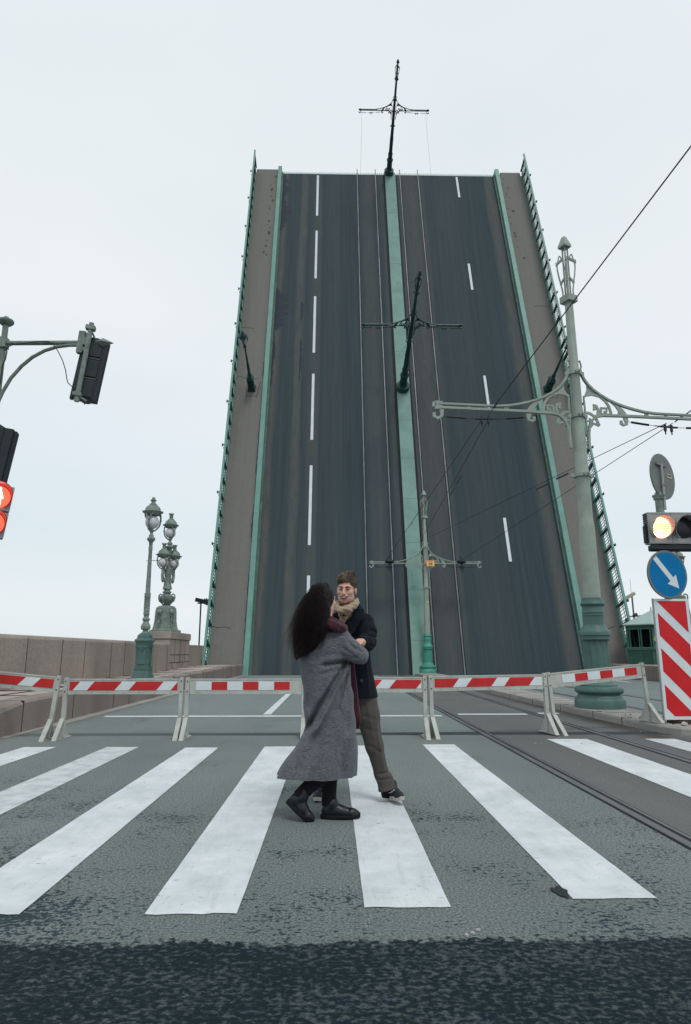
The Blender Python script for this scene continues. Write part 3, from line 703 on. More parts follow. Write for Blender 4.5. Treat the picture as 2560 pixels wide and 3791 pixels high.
b.build('small_print', M['ink'], ns)
b = MB(); b.box((.02, 0, 0), (.09, .01, .08)); o = b.build('sticker', mat('yellow_sticker', (.62, .70, .08), None), None); o.location = (5.0, 34.9-.175, 3.75); tag(o, 'tiny yellow sticker on the slim tram pole below the orange sign', 'sticker')

# ================================================================== LAMPS
def globe_lamp(e, c, k, crown, scale=1.0, mt='lampgreen'):
    """lantern head: canopy with brim, three curved ribs, glass globe. c = globe centre, k = metres per unit (globe radius 80 units)"""
    c = Vector(c)
    g = empty('lantern', c, (0, 0, 0), e)
    b = MB(); b.sph((0, 0, 0), 80*k, 20, 12); b.build('globe', M['globe'], g, True)
    b = MB(); P_ = lambda r, y: (r*k, (430-y)*k)
    b.lathe([P_(60, 352), P_(85, 345), P_(98, 328), P_(112, 312), P_(114, 303), P_(100, 297), P_(90, 290), P_(88, 276), P_(82, 258), P_(70, 242), P_(54, 230), P_(44, 224), P_(46, 215), P_(30, 208), P_(24, 190)]+([P_(22, 178), P_(35, 172), P_(35, 164), P_(22, 156), P_(21, 140), P_(14, 130), P_(3, 125)] if not crown else [P_(32, 186), P_(32, 176), P_(24, 170), P_(28, 150), P_(34, 140)]), 24)
    for i in range(12):
        a = 2*math.pi*i/12; d = Vector((math.cos(a), math.sin(a), 0)); b.sph(d*115*k+Vector((0, 0, (430-308)*k)), 9*k, 6, 4)
        if crown and i % 2 == 0: b.box(d*32*k+Vector((0, 0, (430-132)*k)), (12*k, 12*k, 22*k), Matrix.Rotation(a, 3, 'Z'))
    for i in range(6):
        a = 2*math.pi*(i+.5)/6; d = Vector((math.cos(a), math.sin(a), 0)); b.sph(d*84*k+Vector((0, 0, (430-330)*k)), 16*k, 6, 5)
    b.build('canopy', M[mt], g, True, 40)
    b = MB()
    for i in range(3):
        a = 2*math.pi*i/3+R(-100); d = Vector((math.cos(a), math.sin(a), 0)); s_ = Vector((-d.y, d.x, 0))
        for q in (-1, 1): b.tube([d*r*k+s_*q*w2*k+Vector((0, 0, (430-y)*k)) for r, y, w2 in [(85, 335, 45), (92, 355, 30), (95, 385, 12), (93, 410, 4)]], 9*k, 6)
        b.tube([d*r*k+Vector((0, 0, (430-y)*k)) for r, y in [(92, 400), (92, 440), (80, 480), (50, 515), (22, 535)]], 10*k, 6); b.sph(d*96*k+Vector((0, 0, (430-408)*k)), 14*k, 6, 5)
    b.lathe([P_(14, 510), P_(24, 518), P_(24, 545), P_(16, 552)], 12)
    b.build('cage_ribs', M[mt], g, True, 40)
    return g
def street_lamp(loc, rot, label, mt='lampgreen', mb_='polegreen'):
    e = empty('street_lamp', loc, rot); tag(e, label, 'street lamp', 'tall ornate street lamps with a single globe'); k = .0025
    Q = lambda r, y: (r*k, (2205-y)*k)
    b = MB(); s2 = 1.30
    b.lathe([Q(r*s2, y) for r, y in [(112, 2205), (108, 2190), (92, 2150), (84, 2120), (90, 2105), (80, 2095), (76, 2060), (80, 1830), (90, 1805), (100, 1795), (96, 1783), (76, 1770), (70, 1735), (52, 1718), (40, 1705)]], 4, ph=.5)
    for a in range(4):
        rm = Matrix.Rotation(R(90*a), 3, 'Z')
        b.box(rm @ Vector((0, -80*k*.94, (2205-1950)*k)), (.22, .02, .5), rm); b.box(rm @ Vector((0, -82*k*.96, (2205-1860)*k)), (.30, .025, .05), rm); b.box(rm @ Vector((0, -80*k*.96, (2205-2090)*k)), (.30, .025, .06), rm)
        b.tube([rm @ Vector((x*k, -84*k, (2205-y)*k)) for x, y in [(-40, 1870), (-10, 1890), (0, 1920), (10, 1890), (40, 1870)]], .012, 5)
    b.build('base', M[mb_], e, True, 30)
    b = MB()
    b.lathe([Q(r, y) for r, y in [(38, 1706), (30, 1690), (28, 1680), (48, 1668), (53, 1645), (46, 1615), (32, 1590), (30, 1578), (40, 1566), (42, 1552), (36, 1545), (28, 1530), (28, 1515), (34, 1505), (34, 1492), (30, 1480), (29, 1330), (32, 1312), (36, 1305), (36, 1290), (33, 1284), (36, 1270), (36, 1262), (27, 1255), (25, 1100), (22, 900), (20, 770), (24, 762), (24, 752), (20, 748), (24, 735), (24, 725), (20, 720), (22, 670), (30, 660), (38, 645), (46, 628), (46, 618), (28, 606), (30, 590), (22, 576), (14, 560), (18, 550), (12, 535)]], 20)
    for i in range(60):      # cast leaf relief on the lower shaft
        a = i*2.4; y = 1320+(i*2.7) % 160; b.sph((28*k*math.cos(a), 28*k*math.sin(a), (2205-y)*k), 8*k, 5, 4, (1, 1, 1.8))
    for i in range(8): a = i*math.pi/4; b.sph((40*k*math.cos(a), 40*k*math.sin(a), (2205-636)*k), 10*k, 6, 5); b.sph((47*k*math.cos(a), 47*k*math.sin(a), (2205-1640)*k), 10*k, 6, 5, (1, 1, 2.2))
    b.build('shaft', M[mt], e, True, 40)
    globe_lamp(e, (0, 0, (2205-430)*k), k, False, mt=mt)
    return e
sl1 = street_lamp((-5.3, 19.0, .46), (0, 0, 0), 'tall ornate street lamp with green square base standing on the left pavement behind the barriers')
for c in [x for x in bpy.data.objects if x.parent is sl1]: pass
sl2 = street_lamp(leafpos(-5.33, 18.75, .17), (AL, 0, 0), 'dark street lamp jutting from the left walkway of the raised leaf', 'darkgreen', 'darkgreen')
sl3 = street_lamp(leafpos(14.12, 18.85, .17), (AL, 0, 0), 'dark street lamp jutting from the right walkway of the raised leaf', 'darkgreen', 'darkgreen')
b = MB(); b.tube([(-.10, 0, 0), (.28, 0, .01)], .008, 5); b.tube([(-.2, 0, -2.15), (.02, 0, -2.17)], .012, 5); b.lathe([(.066, -2.2), (.07, -2.18), (.07, -2.14), (.066, -2.12)], 12)
o = b.build('strap', M['wire'], sl1); o.location = (0, 0, (2205-885)*.0025+.0)
def candelabra(loc, label, rz):
    e = empty('candelabra_lamp', loc, (0, 0, rz)); tag(e, label, 'candelabra lamp', 'three-globe cast iron lamps on granite pedestals'); k = .0034
    Q = lambda r, y: (r*k, (1690-y)*k)
    b = MB(); b.lathe([Q(r*1.38, y) for r, y in [(132, 1690), (132, 1662), (108, 1655), (100, 1620), (92, 1560), (88, 1440), (82, 1400), (66, 1382), (40, 1374)]], 4, ph=.5)
    for a in range(4):
        rm = Matrix.Rotation(R(90*a), 3, 'Z')
        b.sph(rm @ Vector((0, -90*k, (1690-1450)*k)), 34*k, 10, 8)
        for i in range(16): b.sph(rm @ Vector(((random.uniform(-14, 14)-(0 if i < 8 else random.uniform(-14, 14)))*k, -(92+i*.6)*k, (1690-1490-i*9)*k)), random.uniform(9, 15)*k, 5, 4)
        b.strap([rm @ Vector((x*k, -92*k, (1690-y)*k)) for x, y in [(-34, 1640), (-34, 1480), (0, 1410), (34, 1480), (34, 1640)]], .03, .03, rm @ Vector((0, 1, 0)))
    b.build('base', M['lampgreen'], e, True, 30)
    b = MB()
    b.lathe([Q(r, y) for r, y in [(34, 1376), (20, 1368), (30, 1352), (48, 1338), (74, 1318), (84, 1296), (84, 1268), (60, 1258), (40, 1245), (34, 1236), (52, 1222), (54, 1212), (38, 1204), (34, 1192), (48, 1184), (48, 1172), (38, 1150), (26, 1090), (28, 1010), (30, 925), (22, 905), (21, 760), (24, 740), (30, 700), (34, 692), (54, 684), (54, 672), (34, 664), (24, 655), (32, 640), (32, 628), (20, 618), (12, 600), (14, 590), (10, 575)]], 20)
    for a in range(4):
        t = R(90*a+20); d = Vector((math.cos(t), math.sin(t), 0))
        b.tube([d*r*k+Vector((0, 0, (1690-y)*k)) for r, y in [(20, 1375), (45, 1362), (62, 1340), (92, 1318), (104, 1285), (100, 1252), (82, 1238), (64, 1246), (62, 1264), (76, 1268)]], [10*k]*4+[9*k]*3+[8*k]*3, 6)
        b.tube([d*r*k+Vector((0, 0, (1690-y)*k)) for r, y in [(44, 1176), (40, 1140), (30, 1040), (42, 960), (50, 930)]], 10*k, 6)
        b.sph(d*46*k+Vector((0, 0, (1690-1168)*k)), 15*k, 6, 5)
    b.build('column', M['lampgreen'], e, True, 40)
    kk = k*63/80
    globe_lamp(e, (0, 0, (1690-505)*k), kk, True)
    for s_ in (-1, 1):
        g = empty('side_arm', (0, 0, 0), (0, 0, 0), e); r0 = 84
        b = MB(); d = Vector((s_, 0, 0))
        b.tube([d*r*k+Vector((0, 0, (1690-y)*k)) for r, y in [(24, 1060), (50, 1085), (80, 1060), (88, 1010), (88, 985), (r0, 965), (r0, 950)]], [16*k, 18*k, 20*k, 18*k, 14*k, 20*k, 12*k], 8)
        b.tube([d*r*k+Vector((0, 0, (1690-y)*k)) for r, y in [(30, 985), (60, 990), (80, 1010), (90, 1030)]], 10*k, 6)
        b.lathe([(4*k, (1690-1110)*k), (16*k, (1690-1090)*k), (20*k, (1690-1070)*k), (12*k, (1690-1050)*k)], 10, c=d*78*k)
        b.build('bracket', M['lampgreen'], g, True, 40)
        globe_lamp(e, (s_*r0*k, 0, (1690-870)*k), k*60/80, True)
    return e
cand1 = candelabra((-7.0, 28.0, 1.96), 'cast iron lamp with three globes standing on the left granite pedestal', R(57))
cand1.scale = (1.05,)*3
cand2 = candelabra((14.3, 27.0, 1.98), 'cast iron lamp with three globes half hidden behind the blue arrow sign', R(35))

# thin masts in the distance
e = empty('floodlight_mast', (-11.9, 60, 0)); tag(e, 'thin distant mast with a small floodlight beside the lower left corner of the raised leaf', 'mast')
b = MB(); b.tube([(0, 0, -2), (0, 0, 5.5)], .07, 8); b.build('pole', M['darkgreen'], e)
b = MB(); b.box((-.15, 0, 5.75), (.7, .4, .35), Matrix.Rotation(R(12), 3, 'Y')); b.box((.45, -.1, 5.6), (.5, .3, .45), Matrix.Rotation(R(25), 3, 'Y')); b.tube([(-.3, 0, 5.5), (.4, 0, 5.5)], .06, 6); b.build('floodlight', M['black'], e)
e = empty('camera_mast', (20.65, 45, .5)); tag(e, 'slender mast with surveillance cameras rising behind the green booth', 'mast')
b = MB(); b.tube([(0, 0, 0), (-.03, 0, 4.6)], .06, 8); b.tube([(-.05, 0, 4.6), (-.06, 0, 5.6)], .012, 5); b.tube([(-.35, 0, 3.05), (.35, 0, 3.1)], .04, 6); b.build('pole', M['signback'], e)
b = MB(); b.box((-.22, -.1, 4.45), (.8, .22, .22), Matrix.Rotation(R(-28), 3, 'Y')); b.build('surveillance_camera', M['camwhite'], e, bevel=.03)
for x, z in ((-.5, 2.85), (.32, 3.0), (0.05, 3.15)):
    b = MB(); b.tube([(x-.12, -.1, z-.06), (x+.12, 0, z+.06)], .11, 10); b.sph((x-.1, -.12, z-.08), .09, 8, 6); b.build('dome_camera', M['black'], e, True, 40)

# ================================================================== BOOTH
e = empty('bridge_booth', (16.12, 33.2, .5)); tag(e, 'green hexagonal control booth with pale pointed roof to the right of the raised leaf', 'booth')
r0 = 1.36; az = math.atan2(-33.2, -16.12)
def hx(k, r): a = az+k*math.pi/3; return Vector((r*math.cos(a), r*math.sin(a), 0))
b = MB(); b.lathe([(r0*1.0, 0), (r0, .78), (r0, .80)], 6, ph=az/(math.pi/3)); b.build('lower_wall', M['booth'], e)
b = MB()
for k in range(6):
    A, B = hx(k, r0*1.004), hx(k+1, r0*1.004)
    for t in (.04, .5, .96):
        p = A.lerp(B, t); b.box(p+Vector((0, 0, .4)), (.07, .07, .8), Matrix.Rotation(math.atan2(p.y, p.x), 3, 'Z'))
    for i in range(16):
        for (ta, tb) in ((.08, .46), (.54, .92)):
            p, q = A.lerp(B, ta), A.lerp(B, tb); z = .1+i*.038; b.tube([p+Vector((0, 0, z)), q+Vector((0, 0, z))], .012, 4)
    for z, r_ in ((.80, 1.045), (.86, 1.02), (.04, 1.01), (1.87, 1.02)):
        A2, B2 = hx(k, r0*r_), hx(k+1, r0*r_); b.tube([A2+Vector((0, 0, z)), B2+Vector((0, 0, z))], .045, 4)
b.build('louvres', M['booth'], e)
b = MB()
for k in range(6):
    A, B = hx(k, r0*.985), hx(k+1, r0*.985)
    if k == 5: continue
    b.poly([A+Vector((0, 0, .85)), B+Vector((0, 0, .85)), B+Vector((0, 0, 1.85)), A+Vector((0, 0, 1.85))], (A+B), -.02)
b.build('window_panes', M['glassdark'], e)
b = MB()
for k in range(6):
    A, B = hx(k, r0), hx(k+1, r0)
    for t, w_ in ((.0, .11), (.1, .06), (.46, .05), (.54, .05), (.9, .06)):
        p = A.lerp(B, t); b.box(p+Vector((0, 0, 1.35)), (.06, w_, 1.05), Matrix.Rotation(math.atan2((A+B).y, (A+B).x), 3, 'Z'))
    for z, h_ in ((.88, .07), (1.80, .06), (1.93, .16)):
        m_ = (A+B)/2; b.box(m_+Vector((0, 0, z)), (.07, (B-A).length, h_), Matrix.Rotation(math.atan2(m_.y, m_.x), 3, 'Z'))
b.build('window_frames', M['booth'], e)
b = MB(); b.lathe([(r0*1.02, 1.96), (r0*1.17, 1.98), (r0*1.17, 2.02), (.05, 2.72), (.02, 2.75)], 6, ph=az/(math.pi/3)); b.lathe([(.03, 2.70), (.05, 2.76), (.02, 2.80), (.045, 2.84), (.005, 2.93)], 8); b.build('roof', M['boothroof'], e)

# ================================================================== BARRIERS
def barrier(Lw, style, label, x, y, z=0, rz=0, ry=0, ph=0, zt=.83):
    e = empty('road_barrier', (x, y, z), (0, ry, rz)); tag(e, label, 'barrier', 'red and white striped street barriers in a row')
    b = MB(); b.b2((.03, -.016, zt-.205), (Lw-.03, .016, zt-.005)); b.build('board', M['barrier'], e, bevel=.003)
    b = MB()
    for z_ in (zt-.006, zt-.2): b.box((Lw/2, -.0, z_), (Lw-.08, .045, .016))
    b.build('board_edge', M['barrier'], e)
    # reflective strip
    zlo, zhi = zt-.155, zt-.035
    r_ = MB(); w_ = MB()
    if style == 'slant':
        a0, a1 = .055, Lw-.055
        w_.b2((a0, -.0205, zlo), (a1, -.018, zhi)); sl_ = .10; per = .585; rw = .385; u = ph-per
        while u < a1:
            q = [(u, zlo), (u+rw, zlo), (u+rw+sl_, zhi), (u+sl_, zhi)]
            # clip to the strip
            def clip(P, xa, s_):
                out = []
                for i in range(len(P)):
                    p, n_ = P[i], P[(i+1) % len(P)]; ip, inx = (p[0]-xa)*s_ >= 0, (n_[0]-xa)*s_ >= 0
                    if ip: out.append(p)
                    if ip != inx: t = (xa-p[0])/(n_[0]-p[0]); out.append((xa, p[1]+(n_[1]-p[1])*t))
                return out
            q = clip(clip(q, a0, 1) or [], a1, -1) if clip(q, a0, 1) else []
            if len(q) > 2: r_.poly([(p[0], -.0205, p[1]) for p in q], (0, -1, 0), .0018)
            u += per
    else:
        a0, n_, bw = ph, 6, .22
        w_.b2((a0, -.0205, zlo), (a0+n_*bw, -.018, zhi))
        for i in range(1, n_, 2): r_.b2((a0+i*bw, -.0225, zlo+.004), (a0+(i+1)*bw, -.0207, zhi-.004))
    w_.build('white_strip', M['white'], e); r_.build('red_stripes', M['red'], e)
    for xx in (.0, Lw):
        b = MB(); b.b2((xx-.027, -.028, .02), (xx+.027, .028, zt+.018)); 
        l_ = b.build('leg', M['barrier'], e, bevel=.003)
        b = MB(); s_ = 1
        b.hexa([(xx-.03, -.28, 0), (xx+.03, -.28, 0), (xx+.03, -.23, 0), (xx-.03, -.23, 0)], [(xx-.03, -.045, .27), (xx+.03, -.045, .27), (xx+.03, -.029, .27), (xx-.03, -.029, .27)])
        b.poly([(xx-.004, -.24, .01), (xx-.004, .24, .01), (xx-.004, .029, .27), (xx-.004, -.029, .27)], (1, 0, 0), .008)
        b.b2((xx-.035, -.26, .001), (xx+.035, .25, .012))
        b.build('foot', M['barrier'], e)
    b = MB()
    for xx in (0, Lw):
        for z_ in (zt-.17, zt-.03, .25): b.tube([(xx, -.028, z_), (xx, -.038, z_)], .009, 6)
    for i in range(7): b.tube([(.15+i*(Lw-.3)/6, -.016, zt-.19), (.15+i*(Lw-.3)/6, -.026, zt-.19)], .005, 5)
    b.build('bolts', M['rust'], e)
    return e
def pos(px, py, z=0): g = gr(px, py, z); return g.x, g.y
barrier(1.62, 'slant', 'leftmost striped barrier, cut by the frame and tilted up onto the pavement ramp', -5.50, 9.40, .16, R(4), R(5.6), .115, .83)
barrier(1.62, 'slant', 'second barrier from the left, slanted red stripes in front of the granite kerb wall', -3.745, 9.62, 0, 0, 0, .30, .80)
barrier(1.64, 'block', 'third barrier from the left, square red blocks and peeling paint, left of the woman', -2.04, 9.62, 0, 0, 0, .12, .80)
barrier(1.66, 'slant', 'fourth barrier from the left, with slanted red stripes, half hidden behind the couple', -.34, 9.64, 0, 0, 0, -.02, .82)
barrier(1.76, 'slant', 'second barrier from the right, creased slanted red stripes, crossing the tram rails', 1.42, 9.70, 0, R(9), R(-.6), -.06, .83)
barrier(1.66, 'block', 'rightmost barrier with square red blocks, its right foot up on the median', 3.28, 10.02, 0.0, R(14), R(-4.6), .22, .86)

# ================================================================== SIGN POST CLUSTER ON THE MEDIAN
SX, SY = 5.36, 10.42
e = empty('traffic_signal', (SX, SY, .115)); tag(e, 'grey horizontal traffic light with one lit red lamp on a post behind the blue sign', 'traffic light')
o0 = (SX, SY, .115)
b = MB(); b.lathe([(.20, 0), (.20, .03), (.15, .05), (.13, .16), (.09, .2)], 20, c=o0); b.build('base_pot', M['rust'], e, True, 40, off=o0)
ptop = at(2440, 1838, SY)
b = MB(); b.tube([(SX-.0, SY, .25), (ptop.x, SY, ptop.z)], .062, 16); b.lathe([(.062, -.06), (.085, -.05), (.085, -.02), (.10, 0), (.10, .02), (.06, .035), (.055, .06), (.03, .085), (.005, .095)], 20, c=(ptop.x, SY, ptop.z)); b.lathe([(.068, 0), (.068, .02)], 16, c=(ptop.x, SY, ptop.z-.28)); b.build('post', M['lampgreen'], e, True, 40, off=o0)
hb = [at(2397, 1896, SY-.14), at(2560, 2013, SY-.14)]; hx0, hz1, hz0 = hb[0].x, hb[0].z, hb[1].z
sw = .375
for i in range(3):
    b = MB(); b.b2((hx0+i*sw+.003, SY-.14, hz0), (hx0+(i+1)*sw-.003, SY+.03, hz1))
    for zz in (hz0+.02, hz1-.02): b.b2((hx0+i*sw+.01, SY-.145, zz-.006), (hx0+(i+1)*sw-.01, SY-.139, zz+.006))
    s_ = b.build('signal_section', M['housing'], e, off=o0, bevel=.006)
    cx, cz = hx0+(i+.5)*sw, (hz0+hz1)/2-.0
    b = MB(); n = 28; vs = []; fs = []
    for r_ in (.184, .174):
        for dpt in (0, 1):
            for k in range(n+1):
                a = R(-60)+R(300)*k/n; ln = .0 if not dpt else .05+.13*max(0, min(1, (math.sin(a)+.75)/1.2))
                vs.append((cx+r_*math.cos(a), SY-.14-ln, cz+r_*math.sin(a)))
    for k in range(n):
        q = n+1; fs += [(k, k+1, q+k+1, q+k), (2*q+k, 3*q+k, 3*q+k+1, 2*q+k+1), (q+k, q+k+1, 3*q+k+1, 3*q+k)]
    b.add(vs, fs); b.build('visor', M['visorgrey'], s_, True, 40, off=o0)
    b = MB(); b.lathe([(.172, 0), (.165, .012), (.11, .03), (.002, .038)], 28)
    if i == 0:
        b.cur = 1
        for rr, nn in ((0, 1), (.034, 6), (.062, 12), (.090, 17), (.116, 22), (.142, 27), (.160, 31)):
            for q in range(nn): a = 2*math.pi*q/nn; b.sph((rr*math.cos(a), rr*math.sin(a), .036-.95*rr*rr), .0115, 6, 4)
        ls = b.build('lens', [mat('lit_red_lens', (.5, .05, .02), None, emit=(1, .16, .045), es=2.6), mat('lit_led', (.8, .3, .2), None, emit=(1, .60, .40), es=5.5)], s_)
    else: ls = b.build('lens', M['darklens'], s_, True, 40)
    ls.location = Vector((cx, SY-.142, cz))-Vector(o0); ls.rotation_euler = (R(90), 0, 0)
b = MB(); zb_ = hz0-.055; b.b2((hx0+.03, SY-.12, zb_-.03), (hx0+3*sw, SY+.0, zb_+.035)); b.tube([(hx0+.02, SY-.06, zb_-.02), (hx0+3*sw, SY-.06, zb_-.02)], .045, 8); b.tube([(SX-.02, SY-.02, zb_-.2), (SX+.1, SY-.04, zb_)], .04, 8); b.b2((hx0-.04, SY-.1, hz0+.02), (hx0-.0, SY-.02, hz0+.3))
for i in range(14): b.b2((hx0-.016, SY-.11, hz0+.03+i*.035), (hx0+.0, SY+.0, hz0+.045+i*.035))
b.build('mounting_bar', M['black'], e, off=o0)

# blue round arrow sign
c = at(2470, 2127, SY-.16); e = empty('arrow_sign', c, (0, 0, R(16))); tag(e, 'round blue sign with a white arrow pointing down to the right above the striped board', 'road sign')
b = MB(); b.lathe([(.374, 0), (.374, .022)], 56); o = b.build('plate', M['white'], e); o.rotation_euler = (R(90), 0, 0)
b = MB(); b.lathe([(.350, .0235), (.350, .0245)], 56); o = b.build('blue_face', M['blue'], e); o.rotation_euler = (R(90), 0, 0)
b = MB(); q = lambda x, z: (x, -.026, z)
d = Vector((.66, -.751)); d.normalize(); s2 = Vector((-d.y, d.x)); pts = []
for t, u in [(-.345, -.042), (.10, -.042), (.10, -.115), (.29, 0), (.10, .115), (.10, .042), (-.345, .042)]: v = d*t+s2*u; pts.append(q(v.x, v.y))
b.poly(pts, (0, -1, 0), .001); b.build('arrow', M['white'], e)
b = MB(); b.box((0, .05, 0), (.5, .03, .05)); b.box((0, .06, -.28), (.3, .04, .05)); b.build('bracket', M['zinc'], e)
b = MB(); b.lathe([(.376, -.01), (.382, 0), (.382, .02), (.374, .024)], 56); o = b.build('rim', M['signback'], e); o.rotation_euler = (R(90), 0, 0)

# red-white striped board
BX, BY, BZ = 5.04, 10.26, .17; e = empty('hazard_board', (BX, BY, BZ)); tag(e, 'tall board with diagonal red and white stripes standing on the median at the right edge', 'hazard board')
bw, bh = .545, 1.82
b = MB(); b.b2((0, 0, 0), (bw, .03, bh)); b.build('plate', M['white'], e)
b = MB(); b.b2((-.012, .006, -.005), (0, .045, bh+.005)); b.b2((bw, .006, 0), (bw+.01, .045, bh)); b.build('edge_channel', M['zinc'], e)
b = MB(); m0 = .055; x0, x1, z0, z1 = m0-.012, bw-m0+.012, m0-.005, bh-.035; hh = z1-z0; W = x1-x0; sl_ = 109/104*W*1.02
def clipz(P, za, s_):
    out = []
    for i in range(len(P)):
        p, n_ = P[i], P[(i+1) % len(P)]; ip, inx = (p[1]-za)*s_ >= 0, (n_[1]-za)*s_ >= 0
        if ip: out.append(p)
        if ip != inx: t = (za-p[1])/(n_[1]-p[1]); out.append((p[0]+(n_[0]-p[0])*t, za))
    return out
per = .313*hh
for i in range(-1, 5):
    lo = z1-i*per; hi = lo+.65*per       # lower and upper limit of the red band on the left edge
    if i == 4: continue
    lo = z1-(i)*per if i == 0 else z1-(131/428+(i-1)*.313)*hh; hi = z1-(45/428+(i-1)*.313)*hh if i else z1+.3*hh
    if i < 0: continue
    P4 = clipz(clipz([(x0, lo), (x1, lo-sl_), (x1, hi-sl_), (x0, hi)], z0, 1), z1, -1)
    if len(P4) > 2: b.poly([(p[0], -.0005, p[1]) for p in P4], (0, -1, 0), .002)
b.build('red_stripes', M['signred'], e)
b = MB(); b.tube([(bw*.6, .06, -.05), (bw*.6, .06, bh-.02)], .03, 10); b.build('post', M['zinc'], e)

# back of a round sign on its own tube, fixed beside the signal post
c = at(2451, 1765, SY+.06); e = empty('round_sign', c, (0, 0, 0)); tag(e, 'grey back of a round road sign turned away, at the top of the signal post', 'road sign')
b = MB(); b.lathe([(.385, 0), (.392, .006), (.392, .02), (.385, .026)], 48); o = b.build('sign_plate', M['signback'], e); o.rotation_euler = (R(90), 0, R(36))
b = MB(); p0 = at(2443, 1722, SY+.02)-c; p1 = at(2458, 1890, SY+.02)-c; b.tube([p0+Vector((0, -.06, 0)), p1+Vector((0, -.06, 0))], .022, 8); b.build('support_tube', M['zinc'], e)
b = MB(); rm = Matrix.Rotation(R(36), 3, 'Z'); b.box(p0+Vector((-.0, -.035, .0)), (.30, .035, .045), rm); b.box(p0+Vector((.01, -.05, -.36)), (.07, .05, .03), rm); b.build('clamp', M['signback'], e)
b = MB(); q = rm @ Vector((.20, -.032, .035)); b.box(q, (.17, .004, .075), rm); b.cur = 1; b.box(q+rm @ Vector((0, -.004, .008)), (.13, .004, .028), rm); b.build('label', [M['camwhite'], M['ink']], e)

# ================================================================== LEFT SIGNALS (pole cut by the frame)
Y0 = 9.0
p1 = at(28, 1182, Y0); px = -4.845
e = empty('signal_mast', (px, Y0, .3)); tag(e, 'pale green signal mast at the left edge with round cap and a curved outreach arm', 'mast'); o0 = (px, Y0, .3)
b = MB(); b.tube([(px, Y0, .2), (px, Y0, p1.z)], [.06, .04], 14); b.lathe([(.04, -.10), (.07, -.09), (.105, -.055), (.11, -.03), (.105, -.015), (.05, .0), (.045, .02), (.03, .04), (.003, .05)], 20, c=(px, Y0, p1.z)); b.lathe([(.2, 0), (.2, .3), (.12, .5), (.08, .55)], 16, c=(px, Y0, .2)); b.build('pole', M['lampgreen'], e, True, 40, off=o0)
A0 = at(12, 1270, Y0); A1 = at(365, 1268, Y0); A2 = at(421, 1270, Y0)
b = MB(); b.tube([A0, A1], .034, 10); b.tube([A1-Vector((.02, 0, 0)), A1+Vector((.06, 0, 0)), A2], [.036, .075, .004], 4); b.box(A0, (.12, .12, .16))
b.tube([at(x, y, Y0-.02) for x, y in [(-30, 1540), (-8, 1490), (10, 1450), (40, 1400), (80, 1355), (120, 1322), (165, 1298), (210, 1284), (255, 1278), (300, 1277)]], .026, 8)
q = at(302, 1268, Y0-.04); b.box(q, (.09, .08, .34), Matrix.Rotation(R(4), 3, 'Y')); b.box(q+Vector((.08, 0, 0)), (.08, .14, .12))
b.build('outreach_arm', M['lampgreen'], e, True, 40, off=o0)
b = MB(); b.tube([at(x, y, Y0-.06) for x, y in [(20, 1288), (45, 1277), (90, 1270), (130, 1264), (175, 1262), (195, 1271), (215, 1300), (232, 1335), (243, 1370), (247, 1400), (252, 1418), (266, 1430), (284, 1442), (296, 1462), (305, 1480), (314, 1497), (316, 1492)]], .007, 5)
b.tube([at(x, y, Y0-.06) for x, y in [(20, 1292), (26, 1300), (20, 1330), (10, 1350), (6, 1380), (0, 1420)]], .01, 5); b.build('cable', M['wire'], e, off=o0)
# signal seen from behind
c = at(334, 1372, Y0+.06); tilt = math.atan2(42/239, 1)
e = empty('traffic_signal', c, (0, R(7.0), R(10))); tag(e, 'dark traffic light seen from behind, hanging from the arm at the upper left', 'traffic light')
for i, z in enumerate((.315, 0, -.315)):
    b = MB(); b.b2((-.155, -.09, z-.155), (.155, .09, z+.155)); b.b2((-.12, -.105, z-.13), (.12, -.09, z+.13)); b.build('signal_section', M['black'], e, bevel=.008)
    b = MB(); b.lathe([(.14, 0), (.14, .10), (.13, .10), (.13, 0)], 20); v = b.build('visor', M['black'], e); v.location = (0, .09, z); v.rotation_euler = (R(-90), 0, 0)
b = MB(); b.b2((.155, -.10, -.48), (.19, .05, .47)); b.b2((-.19, -.02, -.48), (-.155, .05, .47)); b.b2((-.15, -.06, .47), (.15, .06, .50)); b.build('back_frame', M['black'], e)
b = MB()
for z in (.157, -.157):
    for i in range(18): b.box((-.12+i*.0142, -.095, z), (.008, .02, .014))
b.build('fins', M['signback'], e)
b = MB(); p = lambda x, y, dy=0: (e.matrix_world.inverted() @ at(x, y, Y0+dy))
bpy.context.view_layer.update()
hang = [at(340, 1196, Y0-.1), at(283, 1486, Y0-.1)]
inv = (Matrix.Translation(c) @ Euler((0, R(7.0), R(10))).to_matrix().to_4x4()).inverted()
b.tube([inv @ v for v in hang], .036, 10)
b.tube([inv @ at(336, 1216, Y0-.1), inv @ at(352, 1255, Y0+.0)], .014, 6); b.tube([inv @ at(287, 1466, Y0-.1), inv @ at(320, 1484, Y0)], .02, 6); b.box(inv @ at(336, 1214, Y0-.1), (.13, .09, .06)); b.box(inv @ at(286, 1460, Y0-.1), (.12, .09, .05)); b.tube([inv @ at(305, 1285, Y0-.03), inv @ at(318, 1300, Y0-.1)], .03, 8)
b.build('hanger_tube', M['lampgreen'], e)
